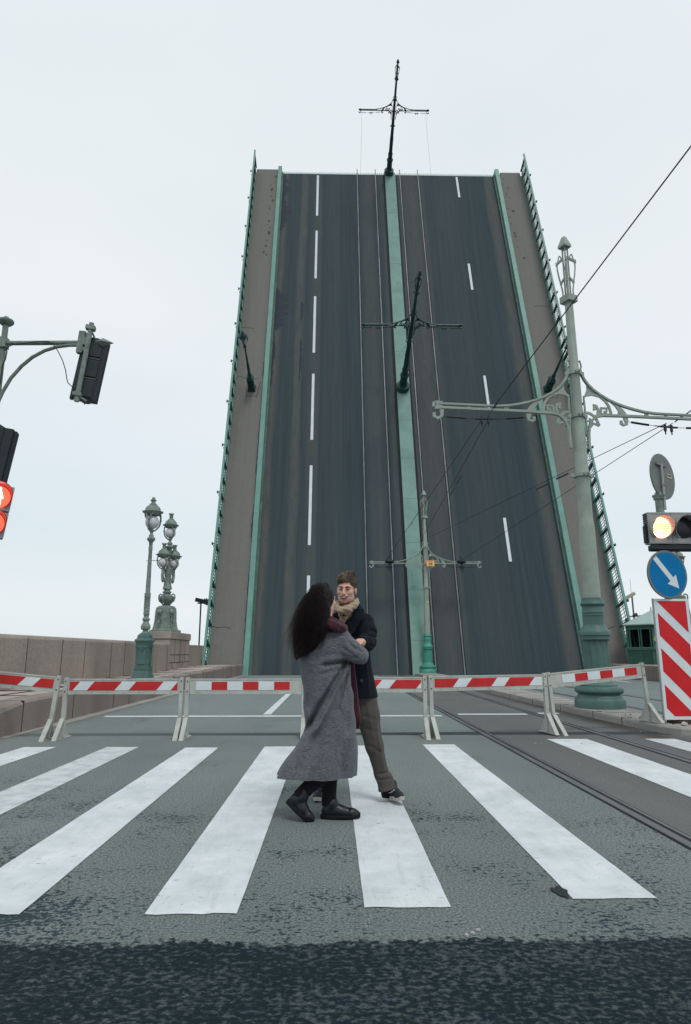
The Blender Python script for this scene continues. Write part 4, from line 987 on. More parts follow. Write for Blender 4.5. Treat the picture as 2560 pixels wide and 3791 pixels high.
# second dark signal and the pedestrian countdown light at the left edge
def tilted(c, w_, h_, d_, ry, rz): return (Matrix.Translation(c) @ Euler((0, ry, rz)).to_matrix().to_4x4())
Y1 = 8.3
c = at(-18, 1690, Y1); e = empty('traffic_signal', c, (0, R(7), R(14))); tag(e, 'black traffic light seen from behind at the left edge, right above the red pedestrian signal', 'traffic light')
b = MB(); b.b2((-.20, -.10, -.40), (.165, .10, .385)); b.build('housing', M['black'], e, bevel=.01)
b = MB(); b.b2((.165, -.06, -.40), (.198, .07, .37)); b.b2((.03, -.115, -.40), (.05, -.10, .38)); b.box((-.02, -.05, .40), (.3, .05, .04), Matrix.Rotation(R(24), 3, 'Y')); b.build('back_frame', M['black'], e)
litvisor = mat('lens_lit_hood', (.36, .010, .03), (.26, .01, .03), 3, .3, emit=(.9, .02, .02), es=.12)  # red light from the lens put into the hood's colour and faint glow
glow = mat('lit_red_pane', (.6, .08, .05), None, emit=(1, .17, .09), es=1.1); hot = mat('lit_symbol', (.8, .6, .5), None, emit=(1, .78, .62), es=3.6)
c = at(-22, 1893, Y1-.04); e = empty('pedestrian_signal', c, (0, R(6), R(30))); tag(e, 'pedestrian signal at the left edge showing a red man above a red figure 2', 'pedestrian signal')
for i, z in enumerate((.185, -.165)):
    b = MB(); b.b2((-.17, -.05, z-.165), (.17, .10, z+.165)); s_ = b.build('signal_section', M['housing'], e, bevel=.008)
    b = MB(); b.lathe([(.148, 0), (.14, .012), (.1, .025), (.002, .03)], 32); o = b.build('lens', glow, s_, True, 40); o.location = (0, -.05, z); o.rotation_euler = (R(90), 0, 0)
    n = 28; vs = []; fs = []; b = MB()
    for r_ in (.165, .154):
        for dpt in (0, 1):
            for k in range(n+1):
                a = R(-50)+R(280)*k/n; ln = 0 if not dpt else .03+.17*max(0, min(1, (math.sin(a)+.6)/1.2)); vs.append((r_*math.cos(a), -.05-ln, z+r_*math.sin(a)))
    for k in range(n): q = n+1; fs += [(k, k+1, q+k+1, q+k), (2*q+k, 3*q+k, 3*q+k+1, 2*q+k+1), (q+k, q+k+1, 3*q+k+1, 3*q+k)]
    b.add(vs, fs); b.build('visor', litvisor, s_, True, 40)
    if i == 0:
        b = MB(); b.sph((0, -.088, z+.095), .028, 10, 8, (1, .3, 1)); b.tube([(0, -.086, z+.065), (0, -.086, z-.02)], .040, 8); b.tube([(-.020, -.086, z-.01), (-.026, -.084, z-.12)], .021, 8); b.tube([(.020, -.086, z-.01), (.026, -.084, z-.12)], .021, 8); b.tube([(-.03, -.085, z+.05), (-.055, -.083, z-.02)], .012, 6); b.tube([(.03, -.085, z+.05), (.055, -.083, z-.02)], .012, 6); b.build('red_man', hot, s_, True)
    else: textobj('2', .25, hot, s_, (.0, -.086, z-.005), (R(90), 0, 0), 'digit', ext=.003, bold=.012)

# ================================================================== OVERHEAD WIRES
def wire(pts, r, label, sag=0, n=24):
    b = MB(); P_ = []
    for j in range(len(pts)-1):
        a, c = Vector(pts[j]), Vector(pts[j+1])
        for i in range(n+(j == len(pts)-2)):
            t = i/n; p = a.lerp(c, t); p.z -= sag*4*t*(1-t); P_.append(p)
    b.tube(P_, r, 5); o = b.build('overhead_wire', M['wire'], None, off=pts[0]); o.location = pts[0]
    tag(o, label, 'overhead wire', 'overhead tram wires'); return o
YA = 12.97; hL1, hL2 = at(1780, 1560, YA), at(1806, 1560, YA)
top = at(1838, 1494, YA)
wire([at(2560, 540, 7.5)+(at(2560, 540, 7.5)-top)*.3, top, at(1806, 1545, YA)], .011, 'dark wire from the upper right corner across the big pole to its left arm')
wire([hL1, at(1426, 2080, 34.9)], .009, 'left of the two wires running from the left arm down to the slim far pole')
wire([hL2, at(1562, 1995, 34.9)], .009, 'right of the two wires running from the left arm down to the slim far pole')
YB_ = 13.45; r1, r2 = at(2470, 1566, YB_), at(2492, 1566, YB_)
wire([r1, at(1598, 1985, 34.7)], .009, 'upper of two wires slanting from the right arm towards the far pole')
wire([r2, at(1697, 2083, 34.9)], .009, 'lower of two wires slanting from the right arm towards the far pole')
wire([at(2600, 1497, 10.5)+Vector((2, -3, .2)), at(2560, 1520, YB_), at(2500, 1562, YB_)], .014, 'short thick wire leaving the right arm at the right edge of the frame')
b = MB()
for px_, py_, Y_ in ((1838, 1494, YA), (1700, 1775, 22), (1675, 1820, 24)): b.tube([at(px_+7, py_-14, Y_), at(px_-7, py_+14, Y_)], .022 if Y_ < 14 else .035, 6)
for px_, py_, Y_ in ((2085, 1762, 19.5), (2010, 1800, 21.5)): b.tube([at(px_+20, py_-9, Y_), at(px_-24, py_+11, Y_)], .03, 6)
tag(b.build('wire_insulators', M['black']), 'dark insulators threaded on the overhead wires left of the big pole', 'insulator')
for u, lab in ((1.6, 'thin wire hanging from the left arm of the topmost pole down to the leaf tip'), (7.4, 'thin wire hanging from the right arm of the topmost pole down to the leaf tip')):
    a = leafpos(4.5+(u-4.5)*.84, V1, 5.1); d_ = leafpos(u+.25, V1-9 , 1.2); wire([a, a-Vector((0, 0, .8)), d_], .006, lab)
# dark tips of trolley gear under the arms of the far pole
for x, lab in ((3.05, 'left'), (8.0-.9, 'right')):
    b = MB(); b.sph((0, 0, 0), .19, 12, 8, (1.3, 1, .6)); b.tube([(0, 0, 0), (.03, 0, -.55)], .03, 6); b.tube([(0, 0, .1), (-.04, 0, .3)], .03, 6); o = b.build('pulley', M['black'], None, True, 50); o.location = (x if lab == 'left' else 6.9, 34.85, 6.02-.1)
    tag(o, 'black wire pulley under the '+lab+' arm of the slim far pole', 'pulley')
# ================================================================== PEOPLE : smooth-blended volumes turned into one continuous surface
class Vol:
    def __init__(s, lo, hi, h):
        s.lo = np.array(lo, float); s.h = h; s.n = (np.ceil((np.array(hi)-s.lo)/h)).astype(int)+1
        s.F = np.full(tuple(s.n), 1.0, np.float32)
    def win(s, lo, hi, m):
        a = np.maximum(0, np.floor((np.array(lo)-m-s.lo)/s.h).astype(int)); b = np.minimum(s.n, np.ceil((np.array(hi)+m-s.lo)/s.h).astype(int)+1)
        if (b <= a).any(): return None
        ax = [(s.lo[i]+s.h*np.arange(a[i], b[i])).astype(np.float32) for i in range(3)]
        return tuple(slice(a[i], b[i]) for i in range(3)), ax[0][:, None, None], ax[1][None, :, None], ax[2][None, None, :]
    def put(s, w, d, k, op='add'):
        f = s.F[w]
        if op == 'add':
            if k > 0: hh = np.clip(.5+.5*(f-d)/k, 0, 1); s.F[w] = f*(1-hh)+d*hh-k*hh*(1-hh)
            else: s.F[w] = np.minimum(f, d)
        else:
            if k > 0: hh = np.clip(.5-.5*(f+d)/k, 0, 1); s.F[w] = f*(1-hh)+(-d)*hh+k*hh*(1-hh)
            else: s.F[w] = np.maximum(f, -d)
    def cap(s, a, b, ra, rb=None, k=.02, op='add', flat=None):
        rb = ra if rb is None else rb; a = np.array(a, float); b = np.array(b, float); m = max(ra, rb)+k+3*s.h
        w = s.win(np.minimum(a, b), np.maximum(a, b), m)
        if w is None: return
        w, X, Y, Z = w; d = b-a; L2 = max(1e-9, d @ d)
        t = np.clip(((X-a[0])*d[0]+(Y-a[1])*d[1]+(Z-a[2])*d[2])/L2, 0, 1)
        q = np.sqrt((X-a[0]-t*d[0])**2+(Y-a[1]-t*d[1])**2+(Z-a[2]-t*d[2])**2)-(ra+(rb-ra)*t)
        s.put(w, q.astype(np.float32), k, op)
    def chain(s, pts, rs, k=.02):
        for i in range(len(pts)-1): s.cap(pts[i], pts[i+1], rs[i], rs[i+1], k)
    def ell(s, c, r, k=.02, op='add', rot=None):
        c = np.array(c, float); r = np.array(r, float); m = r.max()+k+3*s.h; w = s.win(c, c, m)
        if w is None: return
        w, X, Y, Z = w; x, y, z = X-c[0], Y-c[1], Z-c[2]
        if rot is not None: Rm = np.array(rot.transposed()); x, y, z = (Rm[0][0]*x+Rm[0][1]*y+Rm[0][2]*z, Rm[1][0]*x+Rm[1][1]*y+Rm[1][2]*z, Rm[2][0]*x+Rm[2][1]*y+Rm[2][2]*z)
        q = np.sqrt((x/r[0])**2+(y/r[1])**2+(z/r[2])**2); g = np.sqrt((x/r[0]**2)**2+(y/r[1]**2)**2+(z/r[2]**2)**2)+1e-6
        s.put(w, (q*(q-1)/g).astype(np.float32), k, op)
    def stack(s, rows, k=.03, fold=None, op='add', clip=None, pw=2.0, scale=1.0):
        """rows: (z, cx, cy, a, b) sorted by z; elliptical sections, fold(theta, z) -> relative radius"""
        rows = sorted(rows); z = np.array([r[0] for r in rows]); A = np.array(rows)[:, 1:]
        lo = (min(A[:, 0]-A[:, 2]), min(A[:, 1]-A[:, 3]), z[0]); hi = (max(A[:, 0]+A[:, 2]), max(A[:, 1]+A[:, 3]), z[-1])
        w = s.win(lo, hi, .08)
        w, X, Y, Z = w; zz = Z[0, 0]
        def sm(c): # smooth interpolation
            return np.interp(zz, z, A[:, c]).astype(np.float32)[None, None, :]
        cx, cy, a, b = sm(0), sm(1), sm(2)*scale, sm(3)*scale
        x, y = (X-cx)/a, (Y-cy)/b
        q = (np.abs(x)**pw+np.abs(y)**pw)**(1/pw)
        rr = 1.0
        if fold is not None: rr = fold(np.arctan2(y, x), Z+0*x)
        d = (q-rr)*np.minimum(a, b)*.85
        zt, zb = rows[-1][0], rows[0][0]
        d = np.maximum(d, (Z-zt)); 
        d = np.maximum(d, (clip(X, Y, Z) if clip is not None else zb-Z))
        s.put(w, d.astype(np.float32), k, op)
    def blur(s, n=1):
        for _ in range(n):
            for ax in range(3):
                f = s.F; g = f.copy(); sl = [slice(None)]*3; a = list(sl); b_ = list(sl); c_ = list(sl); a[ax] = slice(1, -1); b_[ax] = slice(0, -2); c_[ax] = slice(2, None)
                g[tuple(a)] = .5*f[tuple(a)]+.25*(f[tuple(b_)]+f[tuple(c_)]); s.F = g
    def displace(s, fn):
        m = np.argwhere(np.abs(s.F) < .06)
        P_ = s.lo+m*s.h; v = fn(P_[:, 0], P_[:, 1], P_[:, 2]); s.F[m[:, 0], m[:, 1], m[:, 2]] += v.astype(np.float32)
    def mesh(s):
        F = s.F; S = F < 0; n = np.array(F.shape)-1
        cnt = np.zeros(tuple(n), np.int8)
        for i in (0, 1):
            for j in (0, 1):
                for k in (0, 1): cnt += S[i:n[0]+i, j:n[1]+j, k:n[2]+k]
        act = np.argwhere((cnt > 0) & (cnt < 8)); idx = np.full(tuple(n), -1, np.int32); idx[act[:, 0], act[:, 1], act[:, 2]] = np.arange(len(act))
        acc = np.zeros((len(act), 3)); c = np.zeros(len(act))
        cor = [(i, j, k) for i in (0, 1) for j in (0, 1) for k in (0, 1)]
        val = {q: F[act[:, 0]+q[0], act[:, 1]+q[1], act[:, 2]+q[2]].astype(float) for q in cor}
        for q in cor:
            for ax in range(3):
                if q[ax] == 0:
                    p = list(q); p[ax] = 1; p = tuple(p); a, b = val[q], val[p]; m = (a < 0) != (b < 0)
                    t = np.where(m, a/np.where(m, a-b, 1), 0); pt = np.tile(np.array(q, float), (len(act), 1)); pt[:, ax] = t
                    acc[m] += pt[m]; c[m] += 1
        V = s.lo+(act+acc/c[:, None])*s.h; faces = []
        for ax in range(3):
            u, v = [(1, 2), (2, 0), (0, 1)][ax]
            sl0 = [slice(1, -1)]*3; sl1 = [slice(1, -1)]*3; sl0[ax] = slice(0, -1); sl1[ax] = slice(1, None)
            A, B = S[tuple(sl0)], S[tuple(sl1)]; e = np.argwhere(A != B); o = np.array([1, 1, 1]); o[ax] = 0; e = e+o
            inside = S[e[:, 0], e[:, 1], e[:, 2]]
            du = np.zeros(3, int); dv = np.zeros(3, int); du[u] = 1; dv[v] = 1
            g = lambda q: idx[q[:, 0], q[:, 1], q[:, 2]]
            quad = np.stack([g(e-du-dv), g(e-dv), g(e), g(e-du)], 1); quad = quad[(quad >= 0).all(1)] if (quad < 0).any() else quad
            if len(quad) == len(inside): quad[~inside] = quad[~inside][:, ::-1]
            faces.append(quad)
        return V, np.concatenate(faces)
def np_obj(name, V, Fq, m, parent, off):
    me = bpy.data.meshes.new(name); V = V-np.array(off)
    me.vertices.add(len(V)); me.vertices.foreach_set('co', V.astype(np.float32).ravel())
    me.loops.add(len(Fq)*4); me.loops.foreach_set('vertex_index', Fq.astype(np.int32).ravel())
    me.polygons.add(len(Fq)); me.polygons.foreach_set('loop_start', np.arange(0, len(Fq)*4, 4, dtype=np.int32))
    me.polygons.foreach_set('use_smooth', [True]*len(Fq)); me.update(calc_edges=True); me.validate()
    me.materials.append(m); o = bpy.data.objects.new(name, me); COL.objects.link(o); o.parent = parent; return o

M['skin'] = mat('skin', (.62, .375, .28), (.55, .315, .235), 14, .5, c3=(.56, .26, .20), s3=22, t3=.62, spec=.35)
for nd in [M['skin'].node_tree.nodes['Principled BSDF']]:
    nd.inputs['Subsurface Weight'].default_value = .12; nd.inputs['Subsurface Radius'].default_value = (.02, .008, .005); nd.inputs['Subsurface Scale'].default_value = .5
M['lips'] = mat('lips', (.30, .11, .10), None, 9, .4); M['teeth'] = mat('teeth', (.50, .46, .41), None, 9, .3)
M['mouthdark'] = mat('mouth_shadow', (.04, .015, .015), None, 3, .6); M['eyedark'] = mat('eye_dark', (.03, .022, .02), None, 3, .25); M['eyewhite'] = mat('eye_white', (.45, .42, .40), None, 3, .3)
def cloth(name, c1, c2, c3, scale, rough=.95, sheen=.3, weave=260, bs=.5, st=(1, 1, 1)):
    m, nt, b = newmat(name); tc = N(nt, 'ShaderNodeTexCoord').outputs['Object']
    f = noise(nt, tc, scale, 5, .7, st); c = ramp(nt, f, .3, .7, c1, c2)
    g = noise(nt, tc, weave*.45, 4, .8, st); c = mixc(nt, ramp(nt, g, .42, .72), c, c3)
    nt.links.new(c, b.inputs['Base Color']); b.inputs['Roughness'].default_value = rough; b.inputs['Specular IOR Level'].default_value = .15
    b.inputs['Sheen Weight'].default_value = sheen; b.inputs['Sheen Roughness'].default_value = .5
    h_ = mth(nt, 'ADD', noise(nt, tc, weave, 3, .8, st), mth(nt, 'MULTIPLY', noise(nt, tc, 22, 4, .7, st), 1.2)); bump(nt, b, h_, bs, .006); return m
M['greywool'] = cloth('grey_melange_wool', (.060, .068, .082), (.085, .093, .107), (.185, .190, .205), 9, sheen=.12, weave=200, st=(.35, 1, 1.6))
M['navy'] = cloth('navy_black_wool', (.004, .007, .011), (.007, .010, .016), (.011, .015, .021), 12, sheen=.015)
M['trouser'] = cloth('brown_grey_wool', (.060, .054, .050), (.075, .068, .063), (.098, .090, .083), 10, sheen=.08, bs=.35)
M['tan'] = cloth('tan_cashmere', (.36, .27, .185), (.30, .22, .15), (.42, .33, .24), 12, sheen=.3)
M['burgundy'] = cloth('burgundy_knit', (.055, .016, .026), (.038, .011, .019), (.090, .030, .045), 12, sheen=.12)
M['tights'] = cloth('black_tights', (.006, .006, .008), (.009, .009, .011), (.012, .012, .015), 12, sheen=.05)
M['leather'] = mat('black_leather', (.004, .006, .009), (.007, .009, .013), 9, .36, bs=.25, bscale=30)
M['sole'] = mat('black_rubber', (.005, .006, .008), None, 9, .7, spec=.2); M['whitesole'] = mat('white_rubber_sole', (.50, .47, .43), None, 9, .6)
def hairmat(name, a, b_, tip, z0, z1):
    m, nt, b = newmat(name); tc = N(nt, 'ShaderNodeTexCoord').outputs['Object']
    c = ramp(nt, noise(nt, tc, 40, 3, .7, (1, 1, .25)), .35, .7, a, b_)
    s = N(nt, 'ShaderNodeSeparateXYZ'); nt.links.new(tc, s.inputs[0]); c = mixc(nt, N_map(nt, s.outputs[0], z0, z1, 1, 0), c, tip)
    nt.links.new(c, b.inputs['Base Color']); b.inputs['Roughness'].default_value = .55; b.inputs['Specular IOR Level'].default_value = .14; return m

def A3(px, py, Y): v = at(px, py, Y); return np.array((v.x, v.y, v.z))
def boot(v, ankle, heel, toe, up, wd, sole_m, upper_m, parent, off, hi_top=.10, kind='boot', lace=True, swoosh=False):
    """shoe built along heel->toe with its own sole; up = unit vector out of the top of the shoe"""
    heel, toe, up, ankle = map(np.array, (heel, toe, up, ankle)); d = toe-heel; Ln = np.linalg.norm(d); d = d/Ln; up = up-d*(up @ d); up = up/np.linalg.norm(up); sd_ = np.cross(d, up)
    P_ = lambda t, u, s_=0: heel+d*Ln*t+up*u+sd_*s_
    lo = np.minimum(np.minimum(heel, toe), ankle)-.12; hi = np.maximum(np.maximum(heel, toe), ankle+up*hi_top)+.12
    g = empty(kind, tuple(heel-np.array(off)), parent=parent); o2 = heel
    V_ = Vol(lo, hi, .0045)
    V_.cap(P_(.15, .052), P_(.5, .048), .036, .037, .02); V_.cap(P_(.5, .046), P_(.82, .038), .037, .033, .02); V_.cap(P_(.15, .06), P_(.26, .095), .035, .034, .02)
    V_.cap(P_(.80, .038, .005), P_(.92, .034, .002), .033, .026, .015); V_.cap(P_(.32, .085), P_(.60, .050), .030, .027, .02)
    V_.cap(P_(.23, .09), ankle+up*hi_top*.45, .037, .041, .02); V_.cap(P_(.30, .11), P_(.22, .11)+(ankle-P_(.22, .07))*.9, .036, .036, .02)
    # cut flat under the foot
    w = V_.win(lo, hi, 0); sl, X, Y, Z = w; below = ((X-heel[0])*up[0]+(Y-heel[1])*up[1]+(Z-heel[2])*up[2]); V_.F = np.maximum(V_.F, (.018-below).astype(np.float32)[tuple(slice(0, q) for q in V_.F.shape)] if below.shape == V_.F.shape else V_.F)
    Vv, Ff = V_.mesh(); np_obj('upper', Vv, Ff, upper_m, g, o2)
    b = MB(); n = 30; prof = []
    for i in range(n):
        t = 2*math.pi*i/n; u_ = .5-.525*math.cos(t); wdt = (.034+.010*math.sin(min(1, max(0, u_))*math.pi*.85)) * (1 if True else 1); s_ = math.copysign(abs(math.sin(t))**.62, math.sin(t))*wdt
        prof.append((u_, s_))
    vs = []
    for hgt, k in ((0, .95), (.008, 1.02), (.024, 1.0), (.029, .92)):
        for u_, s_ in prof:
            lift = .012*max(0, (u_-.75)/.25)**2
            vs.append(tuple(P_(u_, hgt+lift, s_*k)))
    fs = [tuple(range(n))[::-1], tuple(range(3*n, 4*n))]+[(r*n+i, r*n+(i+1) % n, (r+1)*n+(i+1) % n, (r+1)*n+i) for r in range(3) for i in range(n)]
    b.add(vs, fs); b.build('sole', sole_m, g, True, 40, off=o2)
    if lace:
        b = MB()
        for i in range(5):
            t = .30+i*.065; u0 = .122-i*.0105
            b.tube([P_(t, u0-.012, -.026), P_(t+.02, u0, 0), P_(t+.03, u0-.012, .026)], .0042, 5)
        b.tube([P_(.3, .13), P_(.34, .16, .02), P_(.38, .135, .035)], .003, 4); b.build('laces', M['sole'], g, off=o2)
    if swoosh:
        b = MB(); b.strap([P_(.30, .055, s_*swoosh) for s_ in (.047,)]+[P_(.42, .048, .0475*swoosh), P_(.6, .058, .047*swoosh), P_(.78, .085, .038*swoosh)], [.012, .02, .014, .004], .003, sd_); b.build('side_mark', M['white'], g, off=o2)
    return g
def seg_valleys(segs, side_y):
    """fold valleys/ridges: list of (p0, p1, depth, width) in world x,z; applied to the side of the cloth facing -y"""
    def fn(X, Y, Z):
        r = np.zeros_like(X)
        for (x0, z0), (x1, z1), dep, wd in segs:
            dx, dz = x1-x0, z1-z0; L2 = dx*dx+dz*dz; t = np.clip(((X-x0)*dx+(Z-z0)*dz)/L2, 0, 1); dist2 = (X-x0-t*dx)**2+(Z-z0-t*dz)**2
            r += dep*np.exp(-dist2/wd**2)*np.clip(np.minimum(t, 1-t)*5+.35, 0, 1)
        return r*np.clip((side_y-Y)/.04, 0, 1)
    return fn
def XZ(px, py, Y): v = at(px, py, Y); return (v.x, v.z)

# ------------------------------------------------------------------ WOMAN
WY = 5.10
wb = gr(1225, 3040); W = empty('person', (wb.x, wb.y, 0)); off = (wb.x, wb.y, 0)
tag(W, 'woman seen from behind in a long grey coat, her dark hair blown left', 'person')
Z_ = lambda py, Y=WY: at(1200, py, Y).z
hd = A3(1200, 2222, 5.14)
B = Vol((at(1030, 3070, WY).x, 4.80, -.01), (at(1375, 2200, WY).x, 5.55, Z_(2150)), .0045)
fdir = Vector((.70, .70, .06)).normalized()       # she looks up to the right, away from the camera
Mh = Matrix(((fdir.y, -fdir.x, 0), (-fdir.x, -fdir.y, 0), (0, 0, 1)))   # placeholder basis
ex = Vector((fdir.y, -fdir.x, 0)).normalized(); ey = -fdir; ez = ex.cross(-ey).normalized(); ez = ez if ez.z > 0 else -ez
RH = Matrix((ex, ey, ez)).transposed()            # local x right, -y forward, z up
def head(V_, c, Rm, s=1.0, female=False, smile=True):
    c = Vector(c); H_ = lambda x, y, z: tuple(c + Rm @ Vector((x*s, y*s, z*s))); r3 = Rm
    E = lambda p, r, k=.012, op='add': V_.ell(H_(*p), tuple(q*s for q in r), k, op, r3)
    E((0, .015, .035), (.073, .092, .088)); E((0, -.025, -.03), (.062, .064, .078), .03)
    E((0, -.05, -.078), (.040, .040, .034), .025); E((0, -.072, -.102), (.020, .017, .016), .02)
    for q in (-1, 1):
        E((q*.040, -.058, -.028), (.022, .026, .022), .02); E((q*.037, -.018, -.070), (.022, .035, .028), .03)
        V_.cap(H_(q*.012, -.082, .020), H_(q*.044, -.070, .020), .012*s, .010*s, .015)
        E((q*.031, -.098, .001), (.017, .014, .010), .008, 'sub')
        E((q*.031, -.078, .0), (.014, .012, .010), .004)
        E((q*.010, -.096, -.042), (.0095, .010, .0075), .008)
        E((q*.077, .010, -.010), (.009, .016, .028), .008, 'add'); E((q*.080, .006, -.034), (.006, .009, .009), .006)
    V_.cap(H_(0, -.088, .010), H_(0, -.108, -.036), .0075*s, .0125*s, .010)
    E((0, -.090, -.066), (.026, .012, .014), .015)
    if smile: E((0, -.104, -.069), (.021, .010, .0055), .004, 'sub')
    E((0, -.086, -.080), (.018, .012, .007), .01)
head(B, hd-np.array((0, 0, .0)), RH, .98, True, False)
nk = A3(1208, 2300, 5.12)
B.cap(tuple(hd+np.array((.0, .005, -.06))), tuple(nk), .050, .055, .03)
B.stack([(Z_(2318), nk[0], 5.13, .09, .06), (Z_(2345), nk[0], 5.14, .14, .06), (Z_(2400), nk[0], 5.15, .14, .06), (Z_(2480), nk[0], 5.15, .115, .06), (Z_(2560), nk[0]+.01, 5.15, .11, .06), (Z_(2640), nk[0]+.02, 5.15, .13, .07)], .05)
kn1, an1 = A3(1222, 2830, 5.08), A3(1219, 3000, 5.08); kn2, an2 = A3(1250, 2812, 5.08), A3(1112, 2945, 5.02)
B.chain([A3(1240, 2640, 5.10), kn1, an1, an1-np.array((0, 0, .06))], [.080, .054, .036, .035], .03)
B.chain([A3(1210, 2640, 5.17), kn2, an2], [.080, .054, .036], .03)
sh, el, wr = A3(1264, 2372, 5.13), A3(1330, 2428, 5.09), A3(1331, 2400, 5.20)
B.chain([sh, el, wr], [.040, .028, .025], .02)
sh2, el2, wr2 = A3(1150, 2380, 5.17), A3(1165, 2470, 5.27), A3(1230, 2450, 5.36); B.chain([sh2, el2, wr2], [.045, .034, .026], .03)
# her hand inside his: palm, four fingers, thumb
pc = A3(1325, 2390, 5.20); B.cap(tuple(wr), tuple(pc), .024, .026, .012)
for i, dy in enumerate((-.026, -.009, .009, .026)):
    a = pc+np.array((-.004, dy, .012)); b_ = a+np.array((-.022, 0, .022)); c_ = b_+np.array((-.014, 0, -.014-.003*i)); B.chain([a, b_, c_], [.0085, .008, .007], .004)
B.chain([pc+np.array((.005, -.03, 0)), pc+np.array((-.012, -.044, .012)), pc+np.array((-.026, -.036, .020))], [.010, .009, .008], .004)
def simple_hand(V_, wrp, d, r=.024):
    d = np.array(d)/np.linalg.norm(d); s_ = np.cross(d, (0, 0, 1)); s_ = s_/(np.linalg.norm(s_)+1e-6); p = wrp+d*.07; V_.cap(tuple(wrp), tuple(p), r, r*1.15, .012)
    for q, ln in ((-.030, .050), (-.010, .062), (.010, .058), (.030, .045)): a = p+s_*q*.8+d*.015; V_.chain([a, a+d*ln*.5, a+d*ln+np.array((0, -.008, -.018))], [.0085, .0078, .007], .004)
    V_.chain([wrp+d*.02-s_*.02, wrp+d*.05-s_*.045, wrp+d*.075-s_*.045], [.011, .0095, .008], .005)
simple_hand(B, wr2, (1, .5, .1))
V0, F0 = B.mesh(); np_obj('body', V0, F0, M['skin'], W, off)
# leggings over the legs
V_ = Vol((at(1080, 3000, WY).x, 4.88, .05), (at(1300, 2600, WY).x, 5.32, Z_(2620)), .006)
V_.chain([A3(1240, 2650, 5.10), kn1, an1+np.array((0, 0, .06)), an1+np.array((0, 0, .012))], [.086, .064, .048, .044], .03); V_.chain([A3(1210, 2650, 5.17), kn2, (kn2+an2)/2, an2+(kn2-an2)*.0], [.086, .064, .058, .048], .03)
Vv, Ff = V_.mesh(); np_obj('leggings', Vv, Ff, M['tights'], W, off)
boot(None, A3(1221, 2985, 5.08), A3(1190, 3047, 5.07)*np.array((1, 1, 0))+np.array((0, 0, .002)), tuple(A3(1332, 3047, 5.05)*np.array((1, 1, 0))+np.array((0, 0, .002))), (0, 0, 1), .09, M['sole'], M['leather'], W, off, .10)
h2, t2 = A3(1060, 2972, 5.02), A3(1148, 3056, 4.99); dd = t2-h2; upv = np.array((-dd[2], 0, dd[0])); upv = upv/np.linalg.norm(upv); upv = upv if upv[0] > 0 else -upv
boot(None, A3(1118, 2942, 5.02), h2, t2, upv, .09, M['sole'], M['leather'], W, off, .05)
# coat
rows_px = [(2322, 1207, 1258, .055), (2334, 1185, 1274, .075), (2348, 1160, 1283, .095), (2372, 1137, 1288, .115), (2405, 1120, 1292, .13), (2440, 1110, 1296, .14), (2480, 1111, 1297, .145), (2520, 1117, 1300, .15), (2560, 1122, 1304, .155), (2620, 1125, 1309, .165), (2680, 1130, 1316, .175), (2715, 1125, 1320, .18), (2745, 1110, 1322, .185), (2780, 1084, 1324, .195), (2815, 1056, 1323, .20), (2845, 1035, 1320, .205), (2875, 1019, 1315, .21), (2925, 1005, 1306, .215)]
rows = []
for py, xl_, xr_, bb in rows_px:
    l_, r_ = at(xl_, py, WY), at(xr_, py, WY); rows.append((l_.z, (l_.x+r_.x)/2, WY+.02, (r_.x-l_.x)/2, bb))
hz_l, hz_r = at(1022, 2880, WY-.1), at(1310, 2904, WY-.1)
slope = (hz_r.z-hz_l.z)/(hz_r.x-hz_l.x)
def hemclip(X, Y, Z): return (hz_l.z+(X-hz_l.x)*slope+.012*np.sin(X*22)+(Y-WY)*.12)-Z
zt_, zb__ = rows[0][0], .33
def fold(th, Z):
    g = np.clip((1.15-Z)/.8, 0, 1)**1.3
    return 1+g*(.040*np.sin(5*th+1.2+Z*1.5)+.026*np.sin(9*th+.4-Z*3)+.018*np.sin(14*th+2))
V_ = Vol((at(1000, 2900, WY).x, 4.80, .28), (at(1385, 2300, WY).x, 5.42, Z_(2305)), .007)
V_.stack(rows, .02, fold, clip=hemclip)
V_.cap(A3(1172, 2362, 5.12), A3(1262, 2362, 5.10), .055, .060, .05)
V_.chain([A3(1262, 2378, 5.10), A3(1305, 2412, 5.06), A3(1336, 2434, 5.06)], [.078, .072, .054], .045)
V_.chain([A3(1334, 2434, 5.06), A3(1342, 2422, 5.10), A3(1336, 2404, 5.16)], [.050, .043, .036], .03)
V_.chain([A3(1150, 2385, 5.16), A3(1160, 2470, 5.24), A3(1215, 2460, 5.32)], [.070, .060, .045], .04)
Sg = lambda a, b_, dep, wd, Y=4.95: (XZ(*a, Y), XZ(*b_, Y), dep, wd)
folds = [Sg((1280, 2455), (1205, 2575), .040, .017), Sg((1212, 2565), (1140, 2705), .046, .021), Sg((1268, 2466), (1180, 2600), -.022, .018), Sg((1296, 2468), (1232, 2590), -.028, .015), Sg((1235, 2585), (1158, 2725), -.030, .020), Sg((1270, 2490), (1175, 2690), .026, .010),
         Sg((1290, 2480), (1262, 2600), .022, .012), Sg((1262, 2540), (1256, 2640), .016, .010), Sg((1192, 2464), (1292, 2450), .034, .016), Sg((1290, 2452), (1345, 2462), .010, .014),
         Sg((1160, 2440), (1250, 2420), .008, .018), Sg((1180, 2500), (1262, 2478), .010, .016), Sg((1288, 2372), (1322, 2410), .010, .010), Sg((1270, 2398), (1312, 2428), .009, .010), Sg((1300, 2390), (1345, 2415), .008, .009), Sg((1262, 2425), (1330, 2440), .007, .012),
         Sg((1150, 2470), (1140, 2640), .012, .018), Sg((1305, 2560), (1300, 2760), -.012, .02), Sg((1275, 2640), (1262, 2880), .014, .022), Sg((1225, 2700), (1190, 2885), -.012, .03), Sg((1180, 2700), (1100, 2860), .012, .024), Sg((1215, 2350), (1290, 2352), .006, .01)]
